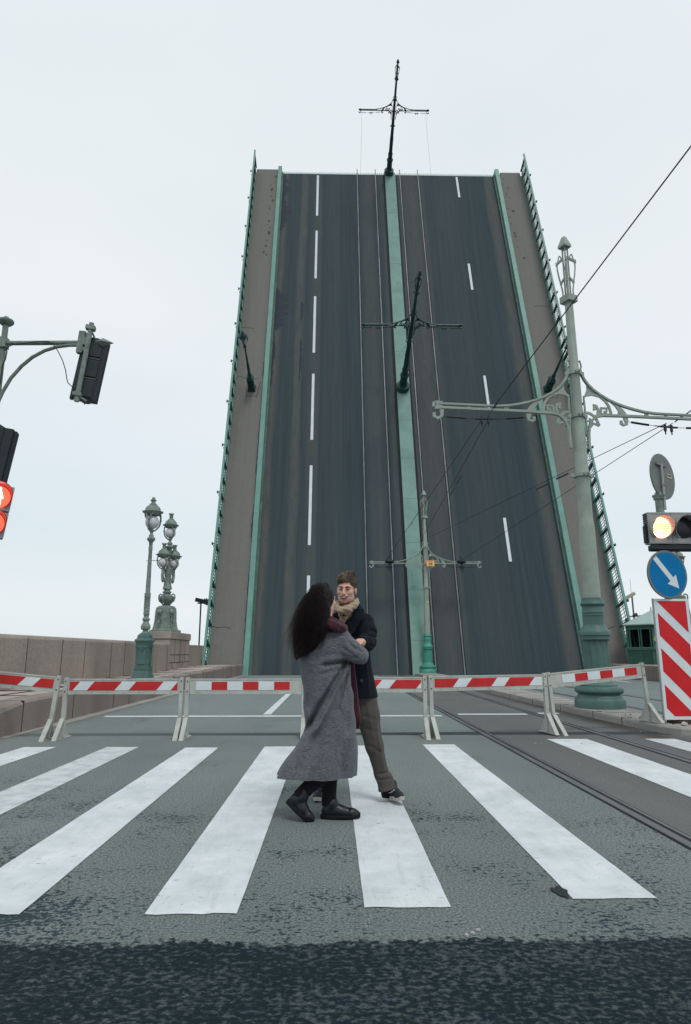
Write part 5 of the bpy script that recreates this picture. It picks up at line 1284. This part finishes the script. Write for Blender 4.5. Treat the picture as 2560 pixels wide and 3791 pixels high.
V_.displace(seg_valleys(folds, 5.14))
V_.displace(lambda X, Y, Z: .0022*np.sin(X*38+Z*16+np.sin(Z*9)*2)+.0015*np.sin(X*70-Z*30))
V_.cap(A3(1341, 2412, 5.13), A3(1333, 2396, 5.185), .026, .030, .0, 'sub')
inner = [(z, cx, cy, a-.055, bb-.055) for z, cx, cy, a, bb in rows if z < .62]
V_.stack(inner, .005, fold, 'sub')
Vv, Ff = V_.mesh(); coat = np_obj('coat', Vv, Ff, M['greywool'], W, off)
# burgundy scarf: wrap over the shoulders and a tail hanging in front
V_ = Vol((at(1170, 2400, WY).x, 4.90, Z_(2370)), (at(1320, 2300, WY).x, 5.35, Z_(2265)), .005)
ring = [A3(1190, 2316, 5.04), A3(1215, 2310, 4.985), A3(1244, 2318, 4.99), A3(1268, 2326, 5.04), A3(1276, 2326, 5.11), A3(1262, 2312, 5.18), A3(1225, 2300, 5.22), A3(1190, 2302, 5.18), A3(1180, 2310, 5.10), A3(1190, 2316, 5.04)]
V_.chain(ring, [.024, .024, .022, .018, .018, .024, .026, .026, .026, .024], .04)
V_.chain([A3(1218, 2296, 5.04), A3(1240, 2306, 5.03), A3(1262, 2320, 5.03)], [.026, .028, .024], .02); V_.chain([A3(1212, 2300, 5.16), A3(1190, 2296, 5.10), A3(1200, 2298, 5.05), A3(1218, 2296, 5.03)], [.03]*4, .02)
V_.ell(A3(1236, 2318, 5.09), (.098, .105, .034), .03, rot=Matrix.Rotation(R(24), 3, 'Y')); V_.ell(A3(1208, 2302, 5.09), (.060, .085, .040), .03)
V_.displace(lambda X, Y, Z: .0025*np.sin(Z*130+X*60+Y*20))
Vv, Ff = V_.mesh(); sc_ = np_obj('scarf', Vv, Ff, M['burgundy'], W, off)
b = MB(); b.tube([A3(1284, 2345, 5.20), A3(1296, 2440, 5.235), A3(1301, 2500, 5.25), A3(1310, 2580, 5.25), A3(1318, 2640, 5.23), A3(1324, 2684, 5.22)], [.03, .034, .036, .036, .034, .030], 10, squash=(1, .5))
for i in range(14): q = A3(1313+i*1.4, 2684, 5.22+.01*math.sin(i)); b.tube([q, q-np.array((random.uniform(-.004, .004), 0, .03))], .003, 4)
b.build('scarf_tail', M['burgundy'], sc_, True, off=off)
# hair
M['whair'] = hairmat('dark_brown_hair', (.007, .005, .006), (.019, .012, .012), (.030, .013, .011), -.36, -.20)
G = [[(1214, 2163, 5.16), (1184, 2172, 5.10), (1150, 2225, 5.07), (1122, 2290, 5.05), (1104, 2360, 5.07), (1094, 2432, 5.09)],
     [(1226, 2186, 5.12), (1196, 2215, 5.02), (1166, 2275, 4.99), (1134, 2340, 5.00), (1112, 2395, 5.02), (1100, 2440, 5.05)],
     [(1229, 2205, 5.11), (1208, 2250, 5.03), (1186, 2305, 4.985), (1160, 2358, 4.985), (1132, 2400, 5.00), (1112, 2434, 5.02)],
     [(1224, 2222, 5.09), (1208, 2272, 5.04), (1194, 2318, 4.99), (1178, 2356, 4.985), (1158, 2388, 5.00), (1132, 2422, 5.02)],
     [(1215, 2250, 5.07), (1203, 2290, 5.03), (1194, 2322, 4.99), (1184, 2350, 4.99), (1168, 2374, 5.00), (1148, 2404, 5.02)],
     [(1200, 2161, 5.20), (1166, 2180, 5.17), (1138, 2228, 5.14), (1116, 2290, 5.12), (1098, 2350, 5.13), (1092, 2425, 5.14)]]
V_ = Vol((at(1060, 2440, WY).x, 4.90, Z_(2460)), (at(1260, 2200, WY).x, 5.34, Z_(2140)), .006)
V_.ell(tuple(hd+np.array((-.006, -.008, .012))), (.086, .100, .106), .02); HW = lambda x, y, z: tuple(Vector(hd)+RH @ Vector((x, y, z)))
V_.ell(tuple(hd+np.array((-.026, -.034, -.04))), (.060, .068, .09), .03)
V_.ell(HW(0, -.120, -.060), (.066, .052, .075), .006, 'sub', RH)
for g in G: 
    q = [A3(*p) for p in g]; V_.chain([q[0]+np.array((-.03, .02, -.02))]+q[1:], [.02, .028, .031, .030, .022, .010], .03)
V_.displace(lambda X, Y, Z: .0022*np.sin((X*.85-Z*.5)*170+Y*60+np.sin(Z*22))+.002*np.sin((X*.8-Z*.45)*80))
Vv, Ff = V_.mesh(); hr = np_obj('hair', Vv, Ff, M['whair'], W, off)
def catmull(P_, n):
    P_ = [P_[0]]+list(P_)+[P_[-1]]; out = []
    for i in range(1, len(P_)-2):
        for j in range(n): t = j/n; a, b_, c_, d_ = P_[i-1:i+3]; out.append(.5*((2*b_)+(-a+c_)*t+(2*a-5*b_+4*c_-d_)*t*t+(-a+3*b_-3*c_+d_)*t**3))
    out.append(P_[-2]); return out
rs = np.random.RandomState(4); b = MB(); G3 = [[A3(*p) for p in g] for g in G]
order = [5, 0, 1, 2, 3, 4]
for i in range(2200):
    f = rs.uniform(0, 4.999); k = int(f); t = f-k; g0, g1 = G3[order[k]], G3[order[k+1]]
    q = [g0[j]*(1-t)+g1[j]*t for j in range(6)]
    o = rs.normal(0, 1, 3)*np.array((.010, .016, .010)); fly = rs.uniform(0, 1)**6; wv = rs.uniform(0, 6.28); wa_ = rs.uniform(.001, .007)
    q = [p+o*(.4+.5*j)+np.array((-.010*fly*j*1.6, .0, .012*fly*j))*(1 if j > 1 else .3)+np.array((0, -.030 if 0 < j else -.0, 0))*rs.uniform(.6, 1.1) for j, p in enumerate(q)]
    if i < 46: kf = rs.uniform(.1, 1.0); q = [p+np.array((-.010*max(0, j-1)**1.2, 0, .018*max(0, j-1)))*kf for j, p in enumerate(q)]
    q = [p+np.array((math.cos(wv+j*1.9), math.sin(wv*2+j*1.3), math.sin(wv+j*1.9)*.6))*wa_*min(j, 2) for j, p in enumerate(q)]
    q[0] = q[0]*.55+hd*.45+np.array((0, 0, .02)) if rs.rand() < .8 else q[0]
    L3 = catmull(q, 3); ln = rs.uniform(.6, 1.0); L3 = L3[:max(5, int(len(L3)*ln))]
    r0 = rs.uniform(.0016, .0036); b.tube([Vector(p) for p in L3], [r0*.55*(1-(j/(len(L3)-1))**2*.85) for j in range(len(L3))], 3, False)
b.build('hair_strands', M['whair'], hr, True, off=off)

# ------------------------------------------------------------------ MAN
mb = gr(1330, 2985); MN = empty('person', (mb.x, mb.y, 0)); off = (mb.x, mb.y, 0)
tag(MN, 'smiling young man facing the camera in a dark coat, tan scarf and brown trousers', 'person')
Zm = lambda py, Y=5.6: at(1300, py, Y).z
hm = A3(1284, 2182, 5.46); yaw = R(-14)
RM = (Matrix.Rotation(yaw, 3, 'Z') @ Matrix.Rotation(R(4), 3, 'X') @ Matrix.Rotation(R(3), 3, 'Y'))
B = Vol((at(1150, 2990, 5.7).x, 5.10, -.01), (at(1500, 2200, 5.7).x, 5.90, Zm(2095)), .0045)
head(B, hm, RM, .98, False, True)
B.cap(tuple(hm+np.array((.006, .02, -.08))), tuple(A3(1296, 2285, 5.58)), .056, .066, .03)
B.stack([(Zm(2272), A3(1296, 2280, 5.6)[0], 5.62, .10, .07), (Zm(2300), A3(1296, 2300, 5.6)[0], 5.63, .15, .075), (Zm(2370), A3(1294, 2370, 5.6)[0], 5.64, .14, .08), (Zm(2480), A3(1296, 2480, 5.6)[0], 5.65, .13, .08), (Zm(2600), A3(1315, 2600, 5.6)[0], 5.66, .155, .10)], .05)
kL, aL = A3(1387, 2762, 5.60), A3(1432, 2925, 5.60); kR, aR = A3(1252, 2775, 5.68), A3(1194, 2925, 5.72)
B.chain([A3(1345, 2590, 5.64), kL, aL], [.088, .056, .040], .03); B.chain([A3(1288, 2600, 5.68), kR, aR], [.088, .056, .040], .03)
sL, eL, wL = A3(1352, 2305, 5.61), A3(1364, 2378, 5.46), A3(1341, 2379, 5.275)
B.chain([sL, eL, wL], [.050, .034, .029], .02)
sR, eR, wR = A3(1232, 2306, 5.61), A3(1205, 2400, 5.60), A3(1180, 2440, 5.44); B.chain([sR, eR, wR], [.050, .036, .029], .03)
simple_hand(B, wR, (-.6, -.5, -.3), .026)
# his left hand closing over hers
pl_ = A3(1330, 2379, 5.215); B.cap(tuple(wL), tuple(pl_), .030, .031, .012); B.ell(tuple(pl_), (.036, .042, .022), .012)
for i, dy in enumerate((-.036, -.013, .011, .034)):
    a = pl_+np.array((-.020, dy, .008)); b_ = a+np.array((-.024+.003*i, -.004, -.006)); c_ = b_+np.array((-.004, -.002, -.026)); d_ = c_+np.array((.016, 0, -.010)); B.chain([a, b_, c_, d_], [.0115, .0105, .0095, .0085], .004)
B.chain([pl_+np.array((.018, -.03, -.006)), pl_+np.array((.0, -.054, -.018)), pl_+np.array((-.022, -.056, -.030))], [.013, .0115, .010], .005)
V0, F0 = B.mesh(); np_obj('body', V0, F0, M['skin'], MN, off)
Hp = lambda x, y, z: Vector(hm)+RM @ Vector((x*.98, y*.98, z*.98))
def sm(name, m, fn, smooth=True):
    b = MB(); fn(b); return b.build(name, m, MN, smooth, off=off)
for q in (-1, 1):
    sm('eyebrow', hairmat('brow_hair', (.045, .03, .022), (.06, .04, .03), (.05, .035, .025), -9, -8), lambda b: b.tube([Hp(q*.014, -.0945, .015), Hp(q*.028, -.092, .0205), Hp(q*.048, -.077, .018)], [.0048, .005, .0025], 6))
    sm('eye', M['eyedark'], lambda b: b.tube([Hp(q*.018, -.0905, .0005), Hp(q*.031, -.0920, .0018), Hp(q*.044, -.083, -.001)], [.0022, .0036, .002], 6))
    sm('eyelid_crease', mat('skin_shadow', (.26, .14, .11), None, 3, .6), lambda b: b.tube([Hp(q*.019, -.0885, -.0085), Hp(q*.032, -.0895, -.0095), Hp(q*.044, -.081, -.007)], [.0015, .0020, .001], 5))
sm('mouth', M['mouthdark'], lambda b: b.tube([Hp(-.034, -.0830, -.0600), Hp(-.018, -.0965, -.0675), Hp(0, -.1010, -.0710), Hp(.018, -.0965, -.0675), Hp(.034, -.0830, -.0600)], [.003, .0075, .0090, .0075, .003], 8))
sm('teeth', M['teeth'], lambda b: b.strap([Hp(-.024, -.0975, -.0655), Hp(-.012, -.1050, -.0680), Hp(0, -.1085, -.0688), Hp(.012, -.1050, -.0680), Hp(.024, -.0975, -.0655)], [.003, .007, .0085, .007, .003], .004, RM @ Vector((0, 0, 1))), False)
sm('lips', M['lips'], lambda b: (b.tube([Hp(-.036, -.0825, -.0575), Hp(-.018, -.0990, -.0600), Hp(0, -.1045, -.0615), Hp(.018, -.0990, -.0600), Hp(.036, -.0825, -.0575)], [.0015, .003, .0033, .003, .0015], 6), b.tube([Hp(-.034, -.0830, -.0620), Hp(-.018, -.0965, -.0780), Hp(0, -.1020, -.0825), Hp(.018, -.0965, -.0780), Hp(.034, -.0830, -.0620)], [.0015, .0040, .0050, .0040, .0015], 6)))
# hair
M['mhair'] = hairmat('brown_hair', (.050, .036, .028), (.25, .195, .152), (.1, .07, .05), -9, -8)
V_ = Vol(tuple(hm-np.array((.12, .14, .10))), tuple(hm+np.array((.13, .15, .18))), .004)
V_.ell(tuple(Hp(.002, .022, .042)), (.077, .094, .092), .01, rot=RM); V_.ell(tuple(Hp(.006, .004, .080)), (.069, .084, .062), .02, rot=RM); V_.ell(tuple(Hp(-.024, -.054, .080)), (.044, .034, .022), .02, rot=RM); V_.ell(tuple(Hp(.028, -.01, .110)), (.046, .06, .036), .02, rot=RM); V_.ell(tuple(Hp(-.010, -.045, .098)), (.050, .036, .026), .02, rot=RM)
V_.ell(tuple(Hp(.006, -.100, -.008)), (.070, .060, .068), .006, 'sub', RM)
V_.ell(tuple(Hp(.026, -.100, .030)), (.040, .050, .036), .008, 'sub', RM)
V_.ell(tuple(Hp(0, -.03, -.062)), (.1, .11, .055), .006, 'sub', RM)
for q in (-1, 1): V_.ell(tuple(Hp(q*.086, .006, -.018)), (.02, .026, .034), .004, 'sub', RM)
Vv, Ff = V_.mesh(); hr = np_obj('hair', Vv, Ff, M['mhair'], MN, off)
from mathutils.bvhtree import BVHTree
bt = BVHTree.FromPolygons([tuple(v) for v in Vv], [tuple(int(k) for k in f) for f in Ff])
b = MB(); rs = np.random.RandomState(9); nV = len(Vv); made = 0
while made < 1700:
    p = Vector(Vv[rs.randint(nV)]); lp = RM.transposed() @ (p-Vector(hm))
    if lp.y > .1: continue
    _, nr, _, _ = bt.find_nearest(p)
    if (p-(Vector(hm)+RM @ Vector((0, .01, .03)))).dot(nr) < 0: nr = -nr
    ln_ = (RM.transposed() @ nr)
    topness = max(0, min(1, (lp.z-.03)/.07))
    flow = Vector((-.75*topness+rs.normal(0, .16), -.45*topness+rs.normal(0, .16), -.95*(1-topness)+.05))
    flow = flow-ln_*flow.dot(ln_); flow.normalize(); L_n = rs.uniform(.020, .042)*(.45+.55*topness)
    lift = rs.uniform(.001, .007)*(.35+.65*topness)
    q0 = lp-ln_*.003; q1 = lp+flow*L_n*.5+ln_*(lift+.001); q2 = lp+flow*L_n+ln_*(lift*.8-.001-(L_n**2)*2.0)
    b.tube([Vector(hm)+RM @ q for q in (q0, q1, q2)], [.0019, .0017, .0006], 3, False); made += 1
b.build('hair_strands', M['mhair'], hr, True, off=off)
# trousers
V_ = Vol((at(1160, 2960, 5.7).x, 5.42, .05), (at(1480, 2560, 5.7).x, 5.86, Zm(2540)), .006)
V_.chain([A3(1345, 2560, 5.64), A3(1362, 2650, 5.62), kL, A3(1414, 2866, 5.60), A3(1428, 2890, 5.59), A3(1434, 2925, 5.58)], [.108, .096, .070, .056, .060, .072], .03)
V_.chain([A3(1290, 2570, 5.68), A3(1278, 2660, 5.68), kR, aR+np.array((0, 0, .035))], [.108, .094, .070, .060], .04)
fl = [((1345, 2650), (1400, 2668), .007, .018), ((1350, 2700), (1405, 2712), .006, .018), ((1370, 2762), (1415, 2790), .007, .016), ((1398, 2868), (1448, 2862), .012, .010), ((1404, 2890), (1450, 2884), .012, .009), ((1398, 2700), (1425, 2860), -.010, .014), ((1360, 2600), (1385, 2740), -.006, .012), ((1402, 2640), (1412, 2740), .006, .01)]
V_.displace(seg_valleys([(XZ(*a, 5.52), XZ(*c, 5.52), dp, wd) for a, c, dp, wd in fl], 5.62))
zz_ = (V_.lo[2]+V_.h*np.arange(V_.n[2]))[None, None, :]; xx_ = (V_.lo[0]+V_.h*np.arange(V_.n[0]))[:, None, None]; zh = A3(1430, 2927, 5.56)
V_.F = np.maximum(V_.F, (zh[2]+.25*(xx_-zh[0])-zz_+0*V_.F)).astype(np.float32)
V_.cap(A3(1430, 2905, 5.59), A3(1436, 2960, 5.58), .048, .05, .0, 'sub')
Vv, Ff = V_.mesh(); np_obj('trousers', Vv, Ff, M['trouser'], MN, off)
V_ = Vol((at(1160, 2990, 5.7).x, 5.42, .03), (at(1480, 2800, 5.7).x, 5.90, .36), .006); V_.chain([aL+(kL-aL)*.2, aL, aL-np.array((0, 0, .03))], [.042, .044, .044], .01); V_.chain([aR+(kR-aR)*.2, aR, aR-np.array((0, 0, .03))], [.042, .044, .044], .01); Vv, Ff = V_.mesh(); np_obj('socks', Vv, Ff, M['tights'], MN, off)
hl = A3(1440, 2952, 5.70)*np.array((1, 1, 0))+np.array((0, 0, .015)); tl = hl+np.array((.085, -.275, 0)); tl[2] = .035
boot(None, tuple(aL-np.array((0, 0, .02))), tuple(hl), tuple(tl), (0, 0, 1), .1, M['whitesole'], mat('black_canvas', (.018, .022, .026), None, 20, .7, bs=.3), MN, off, .03, 'sneaker', True, 1)
hr_ = A3(1196, 2950, 5.86)*np.array((1, 1, 0))+np.array((0, 0, .002)); tr_ = hr_+np.array((-.045, -.285, 0))
boot(None, tuple(aR-np.array((0, 0, .02))), tuple(hr_), tuple(tr_), (0, 0, 1), .1, M['whitesole'], bpy.data.materials['black_canvas'], MN, off, .03, 'sneaker', True, -1)
# coat
rp_ = [(2262, 1262, 1340, .085), (2276, 1238, 1352, .105), (2292, 1222, 1366, .12), (2318, 1212, 1372, .13), (2360, 1210, 1370, .14), (2420, 1213, 1372, .145), (2470, 1214, 1377, .15), (2530, 1212, 1390, .16), (2620, 1208, 1408, .17)]
rows = []
for py, xl_, xr_, bb in rp_:
    l_, r_ = at(xl_, py, 5.6), at(xr_, py, 5.6); rows.append((l_.z, (l_.x+r_.x)/2, 5.64, (r_.x-l_.x)/2, bb))
hm_z = Zm(2585, 5.5)
V_ = Vol((at(1190, 2600, 5.6).x, 5.18, Zm(2600)-.02), (at(1430, 2300, 5.6).x, 5.88, Zm(2238)), .006)
V_.stack(rows, .02, lambda th, Z: 1+np.clip((1.3-Z)/.6, 0, 1)*(.02*np.sin(6*th+1)+.012*np.sin(11*th)), clip=lambda X, Y, Z: hm_z-.015*(X-mb.x)-Z+0*Y)
V_.chain([sL, (sL+eL)/2+np.array((.012, 0, 0)), eL+np.array((-.004, 0, .0)), (eL+wL)/2, wL+(eL-wL)*.12], [.078, .070, .064, .058, .047], .035)
V_.chain([sR, eR, wR+(eR-wR)*.1], [.080, .068, .050], .035)
fl = [((1372, 2330), (1398, 2345), .010, .010), ((1355, 2352), (1396, 2362), .010, .009), ((1362, 2385), (1392, 2400), .008, .009), ((1318, 2320), (1310, 2580), .007, .008), ((1355, 2420), (1372, 2580), -.008, .014)]
V_.displace(seg_valleys([(XZ(*a, 5.45), XZ(*c, 5.45), dp, wd) for a, c, dp, wd in fl], 5.66))
V_.cap(tuple(eL*.2+wL*.8), tuple(wL+(wL-eL)*.2), .035, .037, 0, 'sub')
# open V at the neck
V_.cap(A3(1292, 2235, 5.50), A3(1288, 2268, 5.50), .085, .05, .01, 'sub')
Vv, Ff = V_.mesh(); ct_ = np_obj('coat', Vv, Ff, M['navy'], MN, off)
b = MB()     # lapels and raised collar
Q3 = lambda x, y, Y: Vector(A3(x, y, Y))
b.poly([Q3(1322, 2240, 5.50), Q3(1345, 2262, 5.52), Q3(1348, 2292, 5.49), Q3(1324, 2302, 5.465), Q3(1306, 2275, 5.47)], (-.2, -1, .1), .012)
b.poly([Q3(1308, 2276, 5.465), Q3(1336, 2300, 5.46), Q3(1318, 2335, 5.455), Q3(1284, 2372, 5.455), Q3(1272, 2345, 5.455), Q3(1284, 2300, 5.46)], (-.1, -1, .1), .012)
b.poly([Q3(1252, 2256, 5.48), Q3(1238, 2276, 5.50), Q3(1236, 2304, 5.475), Q3(1262, 2340, 5.455), Q3(1272, 2345, 5.455), Q3(1262, 2290, 5.46)], (.1, -1, .1), .012)
b.tube([Q3(1246, 2252, 5.55), Q3(1262, 2252, 5.64), Q3(1300, 2248, 5.68), Q3(1334, 2250, 5.63), Q3(1342, 2262, 5.54)], [.018, .024, .026, .024, .018], 8)
b.build('collar', M['navy'], ct_, off=off, bevel=.004)
b = MB()
for x, y in ((1294, 2337), (1290, 2400), (1336, 2440), (1340, 2520)): b.tube([Q3(x, y, 5.475), Q3(x, y, 5.455)], .012, 12)
b.build('button', mat('dark_button', (.03, .045, .055), None, 3, .35), ct_, off=off)
# tan scarf
V_ = Vol(tuple(hm-np.array((.16, .16, .34))), tuple(hm+np.array((.18, .22, -.05))), .005)
ring = [A3(1262, 2262, 5.40), A3(1290, 2256, 5.385), A3(1314, 2242, 5.42), A3(1322, 2232, 5.50), A3(1312, 2238, 5.58), A3(1285, 2240, 5.61), A3(1258, 2238, 5.57), A3(1250, 2240, 5.49), A3(1252, 2254, 5.43), A3(1262, 2262, 5.40)]
V_.chain(ring, [.024, .026, .024, .020, .024, .026, .024, .018, .022, .024], .015)
ring2 = [q+np.array((0, .012, .022)) for q in ring]; V_.chain(ring2, [.016]*len(ring2), .008)
V_.chain([A3(1300, 2262, 5.41), A3(1282, 2268, 5.405), A3(1262, 2268, 5.41)], [.016, .022, .018], .01)
V_.chain([A3(1257, 2264, 5.42), A3(1264, 2290, 5.44), A3(1268, 2312, 5.445)], [.016, .014, .008], .008); V_.chain([A3(1292, 2266, 5.42), A3(1280, 2288, 5.44), A3(1270, 2312, 5.445)], [.018, .016, .008], .008)
V_.displace(lambda X, Y, Z: .0022*np.sin(Z*190+X*60))
Vv, Ff = V_.mesh(); np_obj('scarf', Vv, Ff, M['tan'], MN, off)
b = MB(); b.poly([Q3(1262, 2264, 5.46), Q3(1292, 2264, 5.46), Q3(1272, 2320, 5.465)], (0, -1, 0), .006); b.build('pullover', M['tights'], MN, off=off)

# ------------------------------------------------------------------ GUARD by the booth, nearly hidden behind the striped board
gx, gy = 14.93, 30.0; GD = empty('person', (gx, gy, .5)); off = (gx, gy, .5)
tag(GD, 'guard in a yellow safety vest and camouflage clothes, nearly hidden behind the striped board', 'person')
g = np.array((gx, gy, .5)); P3 = lambda x, y, z: g+np.array((x, y, z))
V_ = Vol(tuple(P3(-.45, -.35, -.01)), tuple(P3(.45, .35, 1.80)), .012)
V_.chain([P3(.09, 0, .92), P3(.10, -.02, .48), P3(.10, .02, .07)], [.09, .06, .045], .03); V_.chain([P3(-.09, 0, .92), P3(-.10, -.02, .48), P3(-.10, .02, .07)], [.09, .06, .045], .03)
for q in (-1, 1): V_.cap(P3(q*.10, .05, .045), P3(q*.11, -.14, .035), .045, .035, .02)
V_.stack([(g[2]+z, gx, gy, a, b_) for z, a, b_ in ((.85, .16, .11), (1.05, .15, .10), (1.3, .19, .12), (1.42, .19, .10), (1.48, .08, .07))], .04)
V_.cap(P3(0, 0, 1.42), P3(0, -.01, 1.56), .055, .05, .02); V_.ell(P3(0, -.01, 1.65), (.075, .092, .115), .02); V_.cap(P3(0, -.10, 1.64), P3(0, -.115, 1.62), .012, .016, .01)
for q in (-1, 1):
    V_.chain([P3(q*.20, 0, 1.40), P3(q*.27, .02, 1.12), P3(q*.25, -.06, .88)], [.055, .045, .032], .03); V_.cap(P3(q*.25, -.06, .88), P3(q*.245, -.09, .80), .03, .032, .02)
    for i in range(4): V_.cap(P3(q*.245, -.11+.02*i-.01, .80), P3(q*.235, -.11+.02*i-.015, .72), .011, .009, .004)
Vv, Ff = V_.mesh(); np_obj('body', Vv, Ff, M['skin'], GD, off)
camo = mat('camouflage_cloth', (.035, .055, .075), (.10, .125, .14), 14, .9, c3=(.012, .016, .02), s3=9, t3=.52)
V_ = Vol(tuple(P3(-.45, -.35, -.01)), tuple(P3(.45, .35, 1.6)), .012)
V_.chain([P3(.09, 0, .94), P3(.10, -.02, .48), P3(.10, .02, .10)], [.11, .085, .075], .03); V_.chain([P3(-.09, 0, .94), P3(-.10, -.02, .48), P3(-.10, .02, .10)], [.11, .085, .075], .03)
V_.stack([(g[2]+z, gx, gy, a, b_) for z, a, b_ in ((.82, .19, .14), (1.05, .18, .13), (1.3, .215, .145), (1.42, .20, .12), (1.49, .09, .08))], .04)
for q in (-1, 1): V_.chain([P3(q*.20, 0, 1.40), P3(q*.27, .02, 1.12), P3(q*.25, -.06, .90)], [.075, .065, .05], .03)
Vv, Ff = V_.mesh(); np_obj('uniform', Vv, Ff, camo, GD, off)
V_ = Vol(tuple(P3(-.45, -.35, .8)), tuple(P3(.45, .35, 1.6)), .012)
V_.stack([(g[2]+z, gx, gy, a, b_) for z, a, b_ in ((.92, .215, .165), (1.05, .205, .155), (1.3, .235, .165), (1.42, .225, .14), (1.47, .14, .10))], .02); V_.cap(P3(-.22, 0, 1.40), P3(-.27, .01, 1.2), .082, .075, .03)
Vv, Ff = V_.mesh(); vst = np_obj('safety_vest', Vv, Ff, mat('hi_vis_yellow', (.52, .75, .02), None, 9, .7), GD, off)
b = MB(); b.lathe([(.232, 1.0), (.232, 1.05)], 24); o = b.build('reflective_band', M['zinc'], vst); o.scale = (1, .76, 1)
b = MB(); b.sph((0, -.01, 1.70), .105, 14, 8, (1, 1.1, .7)); b.box((0, -.12, 1.68), (.14, .09, .012)); b.build('cap', M['navy'], GD, True, 40)
